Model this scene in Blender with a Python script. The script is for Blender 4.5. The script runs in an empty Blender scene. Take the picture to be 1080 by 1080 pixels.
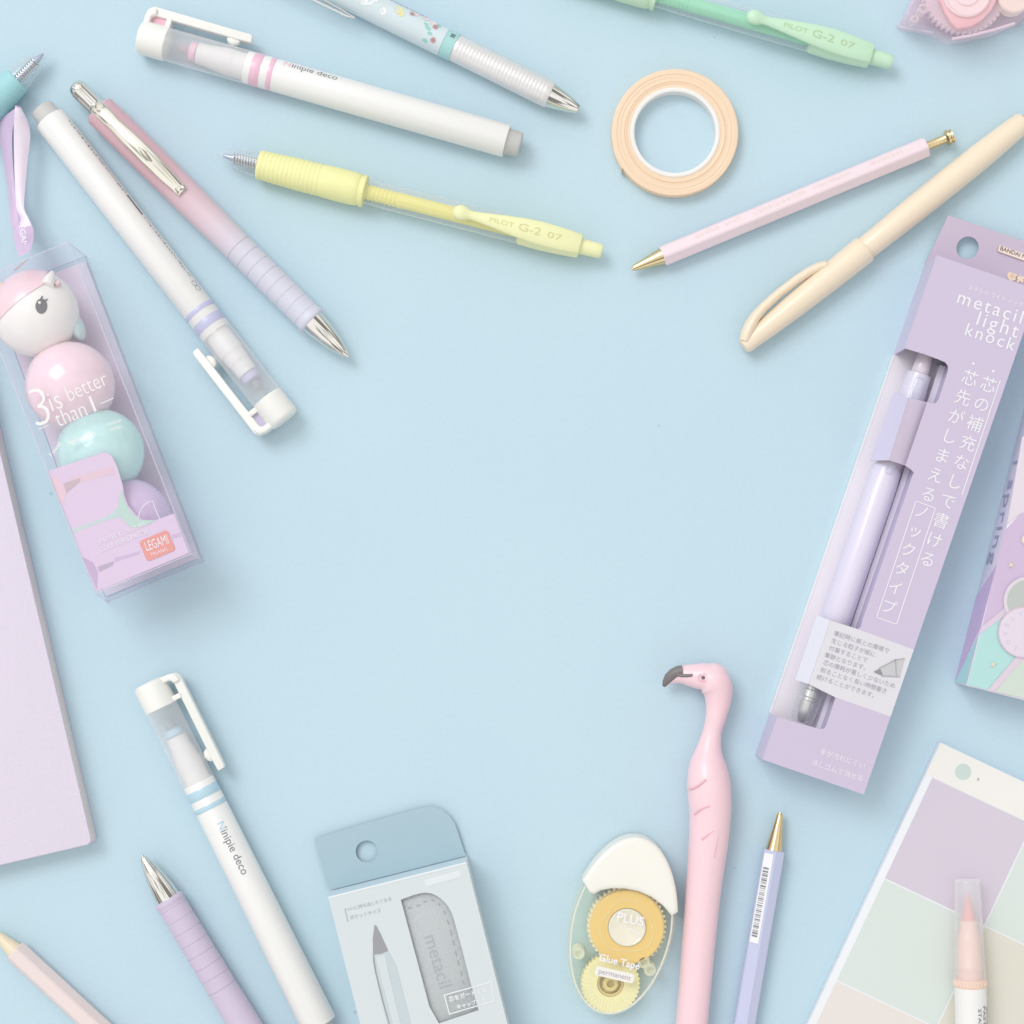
import bpy, bmesh, math, random
from mathutils import Vector, Matrix
random.seed(7)
PI = math.pi
S = 0.00027            # one unit of the layout (about a quarter of a millimetre) in metres
H = 2000.0             # camera height in layout units
VX, VY = 540.0, 620.0  # point of the table right under the camera
KALB = 1.12

scene = bpy.context.scene
COL = scene.collection

# ---------------------------------------------------------------- helpers
def G(px, py, z=0.0):
    """measured photo position of something at height z -> table coordinates (layout units)"""
    k = (H - z) / H
    return Vector((VX + (px - VX) * k - 540.0, 540.0 - (VY + (py - VY) * k), z))

def lin(c):
    c = c / 255.0
    return c / 12.92 if c <= 0.04045 else ((c + 0.055) / 1.055) ** 2.4

def C(r, g, b, k=None):
    k = k or KALB
    return tuple(min(0.97, lin(v) / k) for v in (r, g, b)) + (1.0,)

def nodes_of(m):
    m.use_nodes = True
    nt = m.node_tree
    nt.nodes.clear()
    return nt, nt.nodes, nt.links

def mat(name, rgb, rough=0.45, metal=0.0, spec=0.5, coat=0.0, bump=0.0, bscale=200.0, vary=0.02, vscale=60.0,
        sss=0.0, sheen=0.0, ramp=None, detail=4.0, alpha=None):
    m = bpy.data.materials.new(name)
    nt, N, L = nodes_of(m)
    out = N.new('ShaderNodeOutputMaterial'); p = N.new('ShaderNodeBsdfPrincipled')
    L.new(p.outputs[0], out.inputs[0])
    p.inputs['Roughness'].default_value = rough
    p.inputs['Metallic'].default_value = metal
    p.inputs['Specular IOR Level'].default_value = spec
    p.inputs['Coat Weight'].default_value = coat
    p.inputs['Coat Roughness'].default_value = 0.08
    p.inputs['Sheen Weight'].default_value = sheen
    if sss:
        p.inputs['Subsurface Weight'].default_value = sss
        p.inputs['Subsurface Radius'].default_value = (0.0016, 0.001, 0.0008)
        p.inputs['Subsurface Scale'].default_value = 1.0
    tc = N.new('ShaderNodeTexCoord')
    no = N.new('ShaderNodeTexNoise'); no.inputs['Scale'].default_value = vscale; no.inputs['Detail'].default_value = 3
    L.new(tc.outputs['Object'], no.inputs['Vector'])
    mx = N.new('ShaderNodeMix'); mx.data_type = 'RGBA'
    c = C(*rgb)
    mx.inputs[6].default_value = tuple(v * (1 - vary) for v in c[:3]) + (1,)
    mx.inputs[7].default_value = tuple(min(0.95, v * (1 + vary)) for v in c[:3]) + (1,)
    L.new(no.outputs['Fac'], mx.inputs[0])
    col = mx.outputs[2]
    if ramp:   # colour change along the local x axis: [(x in layout units, rgb), ...]
        sx = N.new('ShaderNodeSeparateXYZ'); L.new(tc.outputs['Object'], sx.inputs[0])
        x0, x1 = ramp[0][0], ramp[-1][0]
        mr = N.new('ShaderNodeMapRange')
        mr.inputs[1].default_value = x0 * S; mr.inputs[2].default_value = x1 * S
        L.new(sx.outputs[0], mr.inputs[0])
        cr = N.new('ShaderNodeValToRGB'); el = cr.color_ramp.elements
        while len(el) < len(ramp): el.new(0.5)
        for e, (x, q) in zip(el, ramp):
            e.position = (x - x0) / (x1 - x0); e.color = C(*q)
        L.new(mr.outputs[0], cr.inputs[0])
        m2 = N.new('ShaderNodeMix'); m2.data_type = 'RGBA'; m2.blend_type = 'MULTIPLY'; m2.inputs[0].default_value = 0
        L.new(cr.outputs[0], m2.inputs[6]); L.new(col, m2.inputs[7])
        col = m2.outputs[2]
    L.new(col, p.inputs['Base Color'])
    if bump:
        nb = N.new('ShaderNodeTexNoise'); nb.inputs['Scale'].default_value = bscale; nb.inputs['Detail'].default_value = detail
        L.new(tc.outputs['Object'], nb.inputs['Vector'])
        b = N.new('ShaderNodeBump'); b.inputs['Strength'].default_value = bump; b.inputs['Distance'].default_value = 0.0002
        L.new(nb.outputs['Fac'], b.inputs['Height']); L.new(b.outputs[0], p.inputs['Normal'])
    if alpha is not None:
        p.inputs['Alpha'].default_value = alpha
    return m

def clear(name, tint=(252, 253, 254), milk=0.06, edge=0.35, rough=0.05, milkcol=(240, 243, 246), gloss=0.5):
    """thin clear plastic: lets light straight through, whitens at grazing angles, glossy"""
    m = bpy.data.materials.new(name)
    nt, N, L = nodes_of(m)
    out = N.new('ShaderNodeOutputMaterial')
    tr = N.new('ShaderNodeBsdfTransparent'); tr.inputs[0].default_value = tuple(lin(v) for v in tint) + (1,)
    df = N.new('ShaderNodeBsdfDiffuse'); df.inputs[0].default_value = C(*milkcol, k=1.02)
    tl = N.new('ShaderNodeBsdfTranslucent'); tl.inputs[0].default_value = C(*milkcol, k=1.02)
    dt = N.new('ShaderNodeMixShader'); dt.inputs[0].default_value = 0.2
    L.new(df.outputs[0], dt.inputs[1]); L.new(tl.outputs[0], dt.inputs[2])
    lw = N.new('ShaderNodeLayerWeight'); lw.inputs[0].default_value = 0.5
    pw = N.new('ShaderNodeMath'); pw.operation = 'POWER'; pw.inputs[1].default_value = 3.0
    L.new(lw.outputs['Facing'], pw.inputs[0])
    ma = N.new('ShaderNodeMath'); ma.operation = 'MULTIPLY_ADD'; ma.inputs[1].default_value = edge; ma.inputs[2].default_value = milk
    L.new(pw.outputs[0], ma.inputs[0])
    m1 = N.new('ShaderNodeMixShader'); L.new(ma.outputs[0], m1.inputs[0]); L.new(tr.outputs[0], m1.inputs[1]); L.new(dt.outputs[0], m1.inputs[2])
    gl = N.new('ShaderNodeBsdfGlossy'); gl.inputs['Roughness'].default_value = rough
    gl.inputs[0].default_value = (0.95, 0.95, 0.97, 1)
    fr = N.new('ShaderNodeFresnel'); fr.inputs[0].default_value = 1.45
    mg = N.new('ShaderNodeMath'); mg.operation = 'MULTIPLY'; mg.inputs[1].default_value = gloss
    ge = N.new('ShaderNodeNewGeometry'); ib = N.new('ShaderNodeMath'); ib.operation = 'SUBTRACT'; ib.inputs[0].default_value = 1.0
    L.new(ge.outputs['Backfacing'], ib.inputs[1])
    fb = N.new('ShaderNodeMath'); fb.operation = 'MULTIPLY'; L.new(fr.outputs[0], fb.inputs[0]); L.new(ib.outputs[0], fb.inputs[1])
    L.new(fb.outputs[0], mg.inputs[0])
    m2 = N.new('ShaderNodeMixShader'); L.new(mg.outputs[0], m2.inputs[0]); L.new(m1.outputs[0], m2.inputs[1]); L.new(gl.outputs[0], m2.inputs[2])
    L.new(m2.outputs[0], out.inputs[0])
    return m

class Shape:
    """collects vertices and faces in layout units"""
    def __init__(s): s.v = []; s.f = []; s.mi = []
    def add(s, V, F, mi=0):
        o = len(s.v); s.v += [tuple(p) for p in V]; s.f += [tuple(i + o for i in f) for f in F]; s.mi += [mi] * len(F)
        return s
    def lathe(s, prof, zc=0.0, yc=0.0, seg=56, mi=0, roll=0.0, caps=(True, True), squash=1.0):
        V = []; F = []
        for (x, r) in prof:
            for i in range(seg):
                a = roll + 2 * PI * i / seg
                V.append((x, yc + r * math.sin(a), zc + squash * r * math.cos(a)))
        n = len(prof)
        for j in range(n - 1):
            for i in range(seg):
                k = (i + 1) % seg
                F.append((j * seg + i, j * seg + k, (j + 1) * seg + k, (j + 1) * seg + i))
        if caps[0]: F.append(tuple(reversed(range(seg))))
        if caps[1]: F.append(tuple((n - 1) * seg + i for i in range(seg)))
        return s.add(V, F, mi)
    def vlathe(s, prof, x=0.0, y=0.0, seg=56, mi=0, closed=False, caps=(True, True)):
        """turned round a vertical axis: prof = [(r, z)]"""
        V = []; F = []
        for (r, z) in prof:
            for i in range(seg):
                a = 2 * PI * i / seg
                V.append((x + r * math.cos(a), y + r * math.sin(a), z))
        n = len(prof)
        for j in range(n if closed else n - 1):
            jj = (j + 1) % n
            for i in range(seg):
                k = (i + 1) % seg
                F.append((j * seg + i, j * seg + k, jj * seg + k, jj * seg + i))
        if not closed:
            if caps[0]: F.append(tuple(reversed(range(seg))))
            if caps[1]: F.append(tuple((n - 1) * seg + i for i in range(seg)))
        return s.add(V, F, mi)
    def prism(s, pts, z0, z1, mi=0):
        """pts: outline in the thing's own x, y; z0, z1 numbers or one height per point"""
        n = len(pts)
        za = z0 if hasattr(z0, '__len__') else [z0] * n
        zb = z1 if hasattr(z1, '__len__') else [z1] * n
        ar = sum(pts[i][0] * pts[(i + 1) % n][1] - pts[(i + 1) % n][0] * pts[i][1] for i in range(n))
        idx = list(range(n)) if ar > 0 else list(range(n))[::-1]
        V = [(pts[i][0], pts[i][1], za[i]) for i in idx] + [(pts[i][0], pts[i][1], zb[i]) for i in idx]
        F = [tuple(reversed(range(n))), tuple(range(n, 2 * n))]
        for i in range(n):
            k = (i + 1) % n
            F.append((i, k, n + k, n + i))
        return s.add(V, F, mi)
    def solid(s, bot, top, mi=0):
        """two matching rings of 3-d points joined into a block"""
        n = len(bot)
        V = list(bot) + list(top)
        F = [tuple(reversed(range(n))), tuple(range(n, 2 * n))] + [(i, (i + 1) % n, n + (i + 1) % n, n + i) for i in range(n)]
        return s.add(V, F, mi)
    def box(s, x0, x1, y0, y1, z0, z1, mi=0):
        return s.prism([(x0, y0), (x1, y0), (x1, y1), (x0, y1)], z0, z1, mi)
    def loft(s, secs, seg=28, mi=0, caps=True):
        """ellipses across the local x axis: (x, y, z, half width, half height)"""
        V = []; F = []
        for (x, y, z, w, h) in secs:
            for i in range(seg):
                a = 2 * PI * i / seg
                V.append((x, y + w * math.sin(a), z + h * math.cos(a)))
        n = len(secs)
        for j in range(n - 1):
            for i in range(seg):
                k = (i + 1) % seg
                F.append((j * seg + i, j * seg + k, (j + 1) * seg + k, (j + 1) * seg + i))
        if caps: F += [tuple(reversed(range(seg))), tuple((n - 1) * seg + i for i in range(seg))]
        return s.add(V, F, mi)
    def tube(s, path, rad, seg=12, mi=0, flat=1.0, ball=False):
        """round bar through 3-d points, rad a number or one per point; flat squeezes its height"""
        P = [Vector(p) for p in path]; n = len(P)
        R = rad if hasattr(rad, '__len__') else [rad] * n
        V = []; F = []
        for j in range(n):
            t = (P[min(j + 1, n - 1)] - P[max(j - 1, 0)]).normalized()
            side = t.cross(Vector((0, 0, 1)))
            side = side.normalized() if side.length > 1e-6 else Vector((1, 0, 0))
            up = side.cross(t).normalized()
            for i in range(seg):
                a = 2 * PI * i / seg
                V.append(P[j] + side * (R[j] * math.cos(a)) + up * (R[j] * flat * math.sin(a)))
        for j in range(n - 1):
            for i in range(seg):
                k = (i + 1) % seg
                F.append((j * seg + i, j * seg + k, (j + 1) * seg + k, (j + 1) * seg + i))
        F += [tuple(reversed(range(seg))), tuple((n - 1) * seg + i for i in range(seg))]
        return s.add(V, F, mi)
    def sphere(s, c, r, seg=40, rings=24, sz=(1, 1, 1), mi=0):
        V = []; F = []
        for j in range(1, rings):
            t = PI * j / rings
            for i in range(seg):
                a = 2 * PI * i / seg
                V.append((c[0] + r * sz[0] * math.sin(t) * math.cos(a), c[1] + r * sz[1] * math.sin(t) * math.sin(a), c[2] + r * sz[2] * math.cos(t)))
        V.append((c[0], c[1], c[2] + r * sz[2])); V.append((c[0], c[1], c[2] - r * sz[2]))
        t0 = len(V) - 2
        for j in range(rings - 2):
            for i in range(seg):
                k = (i + 1) % seg
                F.append((j * seg + i, (j + 1) * seg + i, (j + 1) * seg + k, j * seg + k))
        for i in range(seg):
            k = (i + 1) % seg
            F.append((t0, i, k)); F.append((t0 + 1, (rings - 2) * seg + k, (rings - 2) * seg + i))
        return s.add(V, F, mi)

def link(name, sh, mats, parent=None, f=1.0, bevel=0.0, bseg=2, bang=40, smooth=38, loc=None, babove=None):
    me = bpy.data.meshes.new(name)
    k = S * f
    me.from_pydata([(a * k, b * k, c * k) for a, b, c in sh.v], [], sh.f)
    mats = mats if isinstance(mats, (list, tuple)) else [mats]
    for m in mats: me.materials.append(m)
    for p, i in zip(me.polygons, sh.mi): p.material_index = i
    bm = bmesh.new(); bm.from_mesh(me)
    bmesh.ops.recalc_face_normals(bm, faces=bm.faces)
    if bevel:
        ed = [e for e in bm.edges if len(e.link_faces) == 2 and e.calc_face_angle(0) > math.radians(bang) and (babove is None or min(v.co.z for v in e.verts) > babove * k)]
        bmesh.ops.bevel(bm, geom=ed, offset=bevel * k, segments=bseg, affect='EDGES', profile=0.5, clamp_overlap=True)
    for fc in bm.faces: fc.smooth = True
    for e in bm.edges:
        if len(e.link_faces) != 2 or e.calc_face_angle(0) > math.radians(smooth): e.smooth = False
    bm.to_mesh(me); bm.free()
    o = bpy.data.objects.new(name, me); COL.objects.link(o)
    if parent is not None: o.parent = parent
    if loc is not None: o.location = loc
    return o

_txt = {}
def glyphs(body, size, weight=0.0, spacing=1.0, fine=0.0):
    key = (body, round(size, 3), weight, spacing, fine)
    if key in _txt: return _txt[key]
    cu = bpy.data.curves.new('lettering', 'FONT')
    cu.body = body; cu.size = 1.0; cu.resolution_u = 3; cu.offset = weight; cu.space_character = spacing
    cu.align_x = 'CENTER'; cu.align_y = 'CENTER'
    ob = bpy.data.objects.new('lettering', cu); COL.objects.link(ob)
    dg = bpy.context.evaluated_depsgraph_get()
    me = bpy.data.meshes.new_from_object(ob.evaluated_get(dg))
    if fine:
        bm = bmesh.new(); bm.from_mesh(me)
        for ax in (0, 1):
            lo = min(v.co[ax] for v in bm.verts); hi = max(v.co[ax] for v in bm.verts)
            t = lo + fine / size
            while t < hi:
                co = [0, 0, 0]; co[ax] = t; no = [0, 0, 0]; no[ax] = 1
                bmesh.ops.bisect_plane(bm, geom=bm.verts[:] + bm.edges[:] + bm.faces[:], plane_co=co, plane_no=no)
                t += fine / size
        bm.to_mesh(me); bm.free()
    V = [(v.co.x * size, v.co.y * size) for v in me.vertices]
    F = [tuple(p.vertices) for p in me.polygons]
    bpy.data.objects.remove(ob); bpy.data.curves.remove(cu); bpy.data.meshes.remove(me)
    _txt[key] = (V, F)
    return V, F

class Thing:
    def __init__(s, name, label, cat, origin, ang=0.0, f=1.0, group=None):
        """origin: table position in layout units; f: size factor of everything in it"""
        s.o = bpy.data.objects.new(name, None); COL.objects.link(s.o)
        s.o.empty_display_size = 0.01
        s.org = Vector((origin[0], origin[1], 0)); s.ang = ang; s.f = f
        s.z0 = origin[2] if len(origin) > 2 else 0.0
        s.o.location = (origin[0] * S, origin[1] * S, s.z0 * S); s.o.rotation_euler = (0, 0, ang)
        s.o['label'] = label; s.o['category'] = cat
        if group: s.o['group'] = group
    def q(s, px, py, z=0.0):
        """photo position at height z -> own coordinates"""
        w = G(px, py, z) - s.org
        c, n = math.cos(-s.ang), math.sin(-s.ang)
        return Vector(((w.x * c - w.y * n) / s.f, (w.x * n + w.y * c) / s.f, (z - s.z0) / s.f))
    def qs(s, pts, z=0.0): return [tuple(s.q(a, b, z)[:2]) for a, b in pts]
    def part(s, name, sh, m, parent=None, **kw):
        return link(name, sh, m, parent or s.o, s.f, **kw)
    def text(s, body, px, py, z, size, img_deg, m, parent=None, weight=0.0, spacing=1.0, name='lettering', lift=0.35, fit=None, shape=None, sy=1.0):
        """flat writing centred on a photo position, img_deg = its slope in the photo, clockwise"""
        V, F = glyphs(body, size / s.f, weight, spacing)
        k = 1.0
        if fit:
            w = max(v[0] for v in V) - min(v[0] for v in V)
            k = fit / s.f / w
        c = s.q(px, py, z); a = -math.radians(img_deg) - s.ang
        P = []
        for x, y in V:
            x *= k; y *= sy * (k if fit else 1)
            P.append((c.x + x * math.cos(a) - y * math.sin(a), c.y + x * math.sin(a) + y * math.cos(a), c.z + lift))
        sh = shape or Shape()
        sh.add(P, F)
        if shape is None: return s.part(name, sh, m, parent)
    def plate(s, pts, z, m, parent=None, name='print', t=0.3, lift=0.02, **kw):
        zz = (z - s.z0) / s.f
        return s.part(name, Shape().prism(s.qs(pts, z), zz + lift, zz + lift + t), m, parent, **kw)

def pen(name, label, cat, A, B, r, group=None, zb=0.0, f=None):
    """a thing whose local x axis runs from photo point A to B, lying at height zb with radius r"""
    zc = zb + r
    a, b = G(A[0], A[1], zc), G(B[0], B[1], zc)
    d = b - a
    f = (H - zc) / H if f is None else f
    return Thing(name, label, cat, (a.x, a.y, zb), math.atan2(d.y, d.x), f, group), d.length / f

def arc(cx, cy, r, a0, a1, n=8, ry=None):
    ry = ry or r
    return [(cx + r * math.cos(math.radians(a0 + (a1 - a0) * i / n)), cy + ry * math.sin(math.radians(a0 + (a1 - a0) * i / n))) for i in range(n + 1)]

def rrect(x0, x1, y0, y1, r, n=5):
    return arc(x1 - r, y1 - r, r, 0, 90, n) + arc(x0 + r, y1 - r, r, 90, 180, n) + arc(x0 + r, y0 + r, r, 180, 270, n) + arc(x1 - r, y0 + r, r, 270, 360, n)

def wrap_text(T, body, s0, size, phi0, r, zc, m, weight=0.0, spacing=1.0, length=None, parent=None, name='lettering', split=None, rf=None):
    V, F = glyphs(body, size, weight, spacing, 1.2)
    x0 = min(v[0] for v in V); w = max(v[0] for v in V) - x0
    k = (length / w) if length else 1.0
    P = []
    for x, y in V:
        ph = phi0 + y * k / r; rr = (rf(s0 + (x - x0) * k) if rf else r) + 0.14
        P.append((s0 + (x - x0) * k, rr * math.sin(ph), zc + rr * math.cos(ph)))
    sh = Shape(); sh.add(P, F)
    mats = m
    if split:
        sh.mi = [0 if P[f[0]][0] < s0 + split else 1 for f in F]
    return T.part(name, sh, mats, parent)

# ---------------------------------------------------------------- shared materials
M = {}
M['white'] = mat('white_plastic', (246, 245, 243), 0.3, coat=0.25, vary=0.008)
M['warmwhite'] = mat('warm_white_plastic', (249, 248, 243), 0.35, coat=0.2, vary=0.008)
M['chrome'] = mat('polished_steel', (240, 237, 232), 0.07, metal=1.0, vary=0.02)
M['gold'] = mat('polished_brass', (236, 214, 168), 0.14, metal=1.0, vary=0.03)
M['clear'] = clear('clear_plastic', milk=0.12, edge=0.7, gloss=1.0)
M['clearbarrel'] = clear('clear_barrel_plastic', tint=(252, 253, 255), milk=0.16, edge=0.8, gloss=1.0)
M['frost'] = clear('frosted_clear_plastic', tint=(252, 252, 253), milk=0.28, edge=0.5, rough=0.25, milkcol=(255, 255, 255), gloss=1.0)
M['ink_grey'] = mat('grey_print', (138, 140, 146), 0.6)
M['ink_dark'] = mat('dark_print', (112, 112, 118), 0.6)
M['white_print'] = mat('white_print', (248, 246, 250), 0.5)
M['gold_print'] = mat('pale_gold_print', (219, 207, 160), 0.4)
M['card_white'] = mat('white_card', (244, 242, 243), 0.6, bump=0.05, bscale=900)

# ---------------------------------------------------------------- table surface
def table():
    m = bpy.data.materials.new('pale_blue_paper')
    nt, N, L = nodes_of(m)
    out = N.new('ShaderNodeOutputMaterial'); p = N.new('ShaderNodeBsdfPrincipled'); L.new(p.outputs[0], out.inputs[0])
    p.inputs['Roughness'].default_value = 0.75; p.inputs['Specular IOR Level'].default_value = 0.25
    tc = N.new('ShaderNodeTexCoord')
    n1 = N.new('ShaderNodeTexNoise'); n1.inputs['Scale'].default_value = 9; n1.inputs['Detail'].default_value = 3
    n2 = N.new('ShaderNodeTexNoise'); n2.inputs['Scale'].default_value = 900; n2.inputs['Detail'].default_value = 3
    for n in (n1, n2): L.new(tc.outputs['Object'], n.inputs['Vector'])
    mx = N.new('ShaderNodeMix'); mx.data_type = 'RGBA'
    mx.inputs[6].default_value = C(197, 222, 235); mx.inputs[7].default_value = C(204, 228, 239)
    L.new(n1.outputs['Fac'], mx.inputs[0])
    m2 = N.new('ShaderNodeMix'); m2.data_type = 'RGBA'; m2.blend_type = 'MULTIPLY'; m2.inputs[0].default_value = 0.07
    L.new(mx.outputs[2], m2.inputs[6])
    cr = N.new('ShaderNodeValToRGB'); cr.color_ramp.elements[0].position = 0.35; cr.color_ramp.elements[1].position = 0.65
    cr.color_ramp.elements[0].color = (0.7, 0.7, 0.7, 1)
    L.new(n2.outputs['Fac'], cr.inputs[0]); L.new(cr.outputs[0], m2.inputs[7])
    # sparse dust specks
    vo = N.new('ShaderNodeTexVoronoi'); vo.inputs['Scale'].default_value = 46
    L.new(tc.outputs['Object'], vo.inputs['Vector'])
    sp = N.new('ShaderNodeValToRGB'); sp.color_ramp.elements[0].position = 0.018; sp.color_ramp.elements[1].position = 0.028
    sp.color_ramp.elements[0].color = (0.72, 0.76, 0.78, 1)
    L.new(vo.outputs['Distance'], sp.inputs[0])
    m3 = N.new('ShaderNodeMix'); m3.data_type = 'RGBA'; m3.blend_type = 'MULTIPLY'; m3.inputs[0].default_value = 0.8
    L.new(m2.outputs[2], m3.inputs[6]); L.new(sp.outputs[0], m3.inputs[7])
    L.new(m3.outputs[2], p.inputs['Base Color'])
    b = N.new('ShaderNodeBump'); b.inputs['Strength'].default_value = 0.12; b.inputs['Distance'].default_value = 0.0002
    L.new(n2.outputs['Fac'], b.inputs['Height']); L.new(b.outputs[0], p.inputs['Normal'])
    sh = Shape().add([(-3000, -3000, 0), (3000, -3000, 0), (3000, 3000, 0), (-3000, 3000, 0)], [(0, 1, 2, 3)])
    o = link('table_surface', sh, m)
    o['kind'] = 'structure'
table()

# ---------------------------------------------------------------- twin-deco markers
def deco_marker(label, A, B, tint, band, holecol, mark, r1=17.3, grp='white capped markers with two coloured bands'):
    r = 17.3
    T, L = pen('capped_marker', label, 'marker', A, B, r, grp)
    T.f *= 1.0
    zc = r
    mb = mat('band_plastic', band, 0.35, coat=0.2); mt = mat('marker_nib_colour', tint, 0.5)
    w = lambda s: r + (r1 - r) * max(0, min(1, (s - 118) / 285))
    T.part('barrel', Shape().lathe([(96, 13.6), (117, 14), (117, w(118) - 0.8), (118.2, w(118)), (260, w(260)), (401, w(401)), (402.6, w(401) - 0.5), (403, w(401) - 1.6), (403, 11)], max(zc, w(400)) * 1.0), M['white'])
    zc = max(zc, w(400))
    for a, b in ((124.5, 135), (143, 148.5)):
        T.part('band', Shape().lathe([(a, w(a) + 0.02), (a + 0.2, w(a) + 0.16), (b - 0.2, w(b) + 0.16), (b, w(b) + 0.02)], zc, caps=(False, False)), mb)
    T.part('end_plug', Shape().lathe([(402.5, 14), (404, 14.2), (405, 13.4), (415, 13.2), (417.4, 12.3), (418, 10.5)], zc), mat('grey_end_plug', (208, 206, 204), 0.5))
    # cap
    cap = T.part('cap', Shape().lathe([(0, 12.5), (0.6, 15), (2.2, 17), (5, 17.9), (30, 18.0), (30.8, 17.3), (30.8, 16)], zc), M['warmwhite'])
    sl = T.part('clear_sleeve', Shape().lathe([(30.5, 17.2), (40, 17.3), (116, 17.4), (118, 17.0)], zc, caps=(False, False)), M['frost'], cap)
    inner = Shape().lathe([(63, 7.5), (64, 11), (78, 11.7), (79, 12.6), (90, 13), (91, 14), (103, 14.2), (104, 13.4), (117, 14.4)], zc)
    T.part('nib_holder', inner, mat('soft_white_plastic', (243, 240, 240), 0.5))
    T.part('nib_collar', Shape().lathe([(55, 6.5), (56, 10), (63, 10.4)], zc), mt)
    T.part('nib', Shape().lathe([(41.5, 1.2), (42.5, 3), (46, 4.6), (56, 5.6)], zc, seg=24), mat('nib_felt', tuple(int(v * 0.45 + 76) for v in tint), 0.8))
    # clip: bridge, bar, end hook
    cl = Shape()
    cl.prism([(1.2, 12), (4, 30), (8, 33), (118, 33.2), (118.5, 25.5), (111, 25.2), (109, 24.6), (26, 24.4), (22, 22), (21.5, 17.6), (16, 17.2), (16, 23.6), (7, 24), (6, 12)][:0] or
             [(2.4, 10), (2.0, 24), (3.6, 30.5), (8.5, 33.6), (113, 33.2), (116, 32), (116.4, 24.6), (104, 24.2), (9, 24.2), (8, 22.5), (8, 10)], zc - 6.5, zc + 6.5)
    T.part('clip', cl, M['warmwhite'], cap, bevel=1.3, bseg=3)
    hk = Shape().loft([(90, 22.8, zc, 1.2, 3.6), (92, 22.2, zc, 3.6, 4.6), (97, 21.8, zc, 5.0, 5), (102, 22.2, zc, 3.6, 4.6), (104, 22.8, zc, 1.2, 3.6)])
    T.part('clip_bump', hk, M['warmwhite'], cap)
    T.part('clip_bridge', Shape().prism([(1.5, 8), (1.8, 22), (3.4, 29), (8, 31.6), (13, 31.8), (13, 24), (9.5, 23.4), (8.6, 21), (8.4, 8)], zc - 10, zc + 10), M['warmwhite'], cap, bevel=2.4, bseg=3)
    T.part('clip_strut', Shape().box(24.5, 30, 14, 25.5, zc - 8, zc + 8), M['warmwhite'], cap, bevel=0.8)
    if holecol:
        T.part('coloured_insert', Shape().box(8.0, 25.4, 15, 24.8, zc + 1, zc + 3), mat('insert_plastic', holecol, 0.4), cap)
    if mark == 'name_top':
        wrap_text(T, 'Ninipie deco', 157, 11, math.radians(44), r, zc, [mat('tinted_print', tint, 0.5), M['ink_grey']], length=58, weight=0.006, split=7)
    if mark == 'name_mid':
        T2 = mat('tinted_print', tint, 0.5)
        wrap_text(T, 'Ninipie deco', 165, 11, math.radians(14), w(190), zc, [T2, M['ink_grey']], length=60, weight=0.006, split=7, rf=w)
    if mark == 'fine_print':
        sh = Shape()
        def rect(a, b, p0, p1):
            V = []
            for s_, p in ((a, p0), (b, p0), (b, p1), (a, p1)):
                ph = math.radians(p); V.append((s_, (r + .12) * math.sin(ph), zc + (r + .12) * math.cos(ph)))
            sh.add(V, [(0, 1, 2, 3)])
        x = 180
        while x < 385:
            wd = random.uniform(1.2, 3.4)
            if not 258 < x < 290:
                a = random.uniform(-66, -62); rect(x, x + wd, a, a + random.uniform(3, 6))
            x += wd + random.uniform(0.6, 2.4)
        rect(262, 288, -67, -58)
        for c0 in (165, 171):
            for i in range(16):
                a0 = 2 * PI * i / 16; a1 = 2 * PI * (i + 1) / 16
                V = []
                for aa, rr in ((a0, 3.4), (a1, 3.4), (a1, 2.9), (a0, 2.9)):
                    ph = math.radians(-55) + rr * math.sin(aa) / r
                    V.append((c0 + rr * math.cos(aa), (r + .12) * math.sin(ph), zc + (r + .12) * math.cos(ph)))
                sh.add(V, [(0, 1, 2, 3)])
        T.part('fine_print', sh, M['ink_dark'])
    return T
deco_marker('white marker with pink bands and its clear cap at the left end', (147, 38.5), (549, 153), (246, 196, 218), (244, 200, 220), (244, 190, 208), 'name_top')
deco_marker('white marker with lilac bands, lying beside the rose pink click pen', (300.5, 444), (43.7, 114), (204, 202, 232), (204, 204, 234), (205, 196, 226), 'fine_print')
deco_marker('white marker with light blue bands, right of the lilac click pen', (157.3, 719.3), (343.5, 1093.5), (190, 222, 236), (190, 221, 236), None, 'name_mid', r1=19.2)

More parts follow.
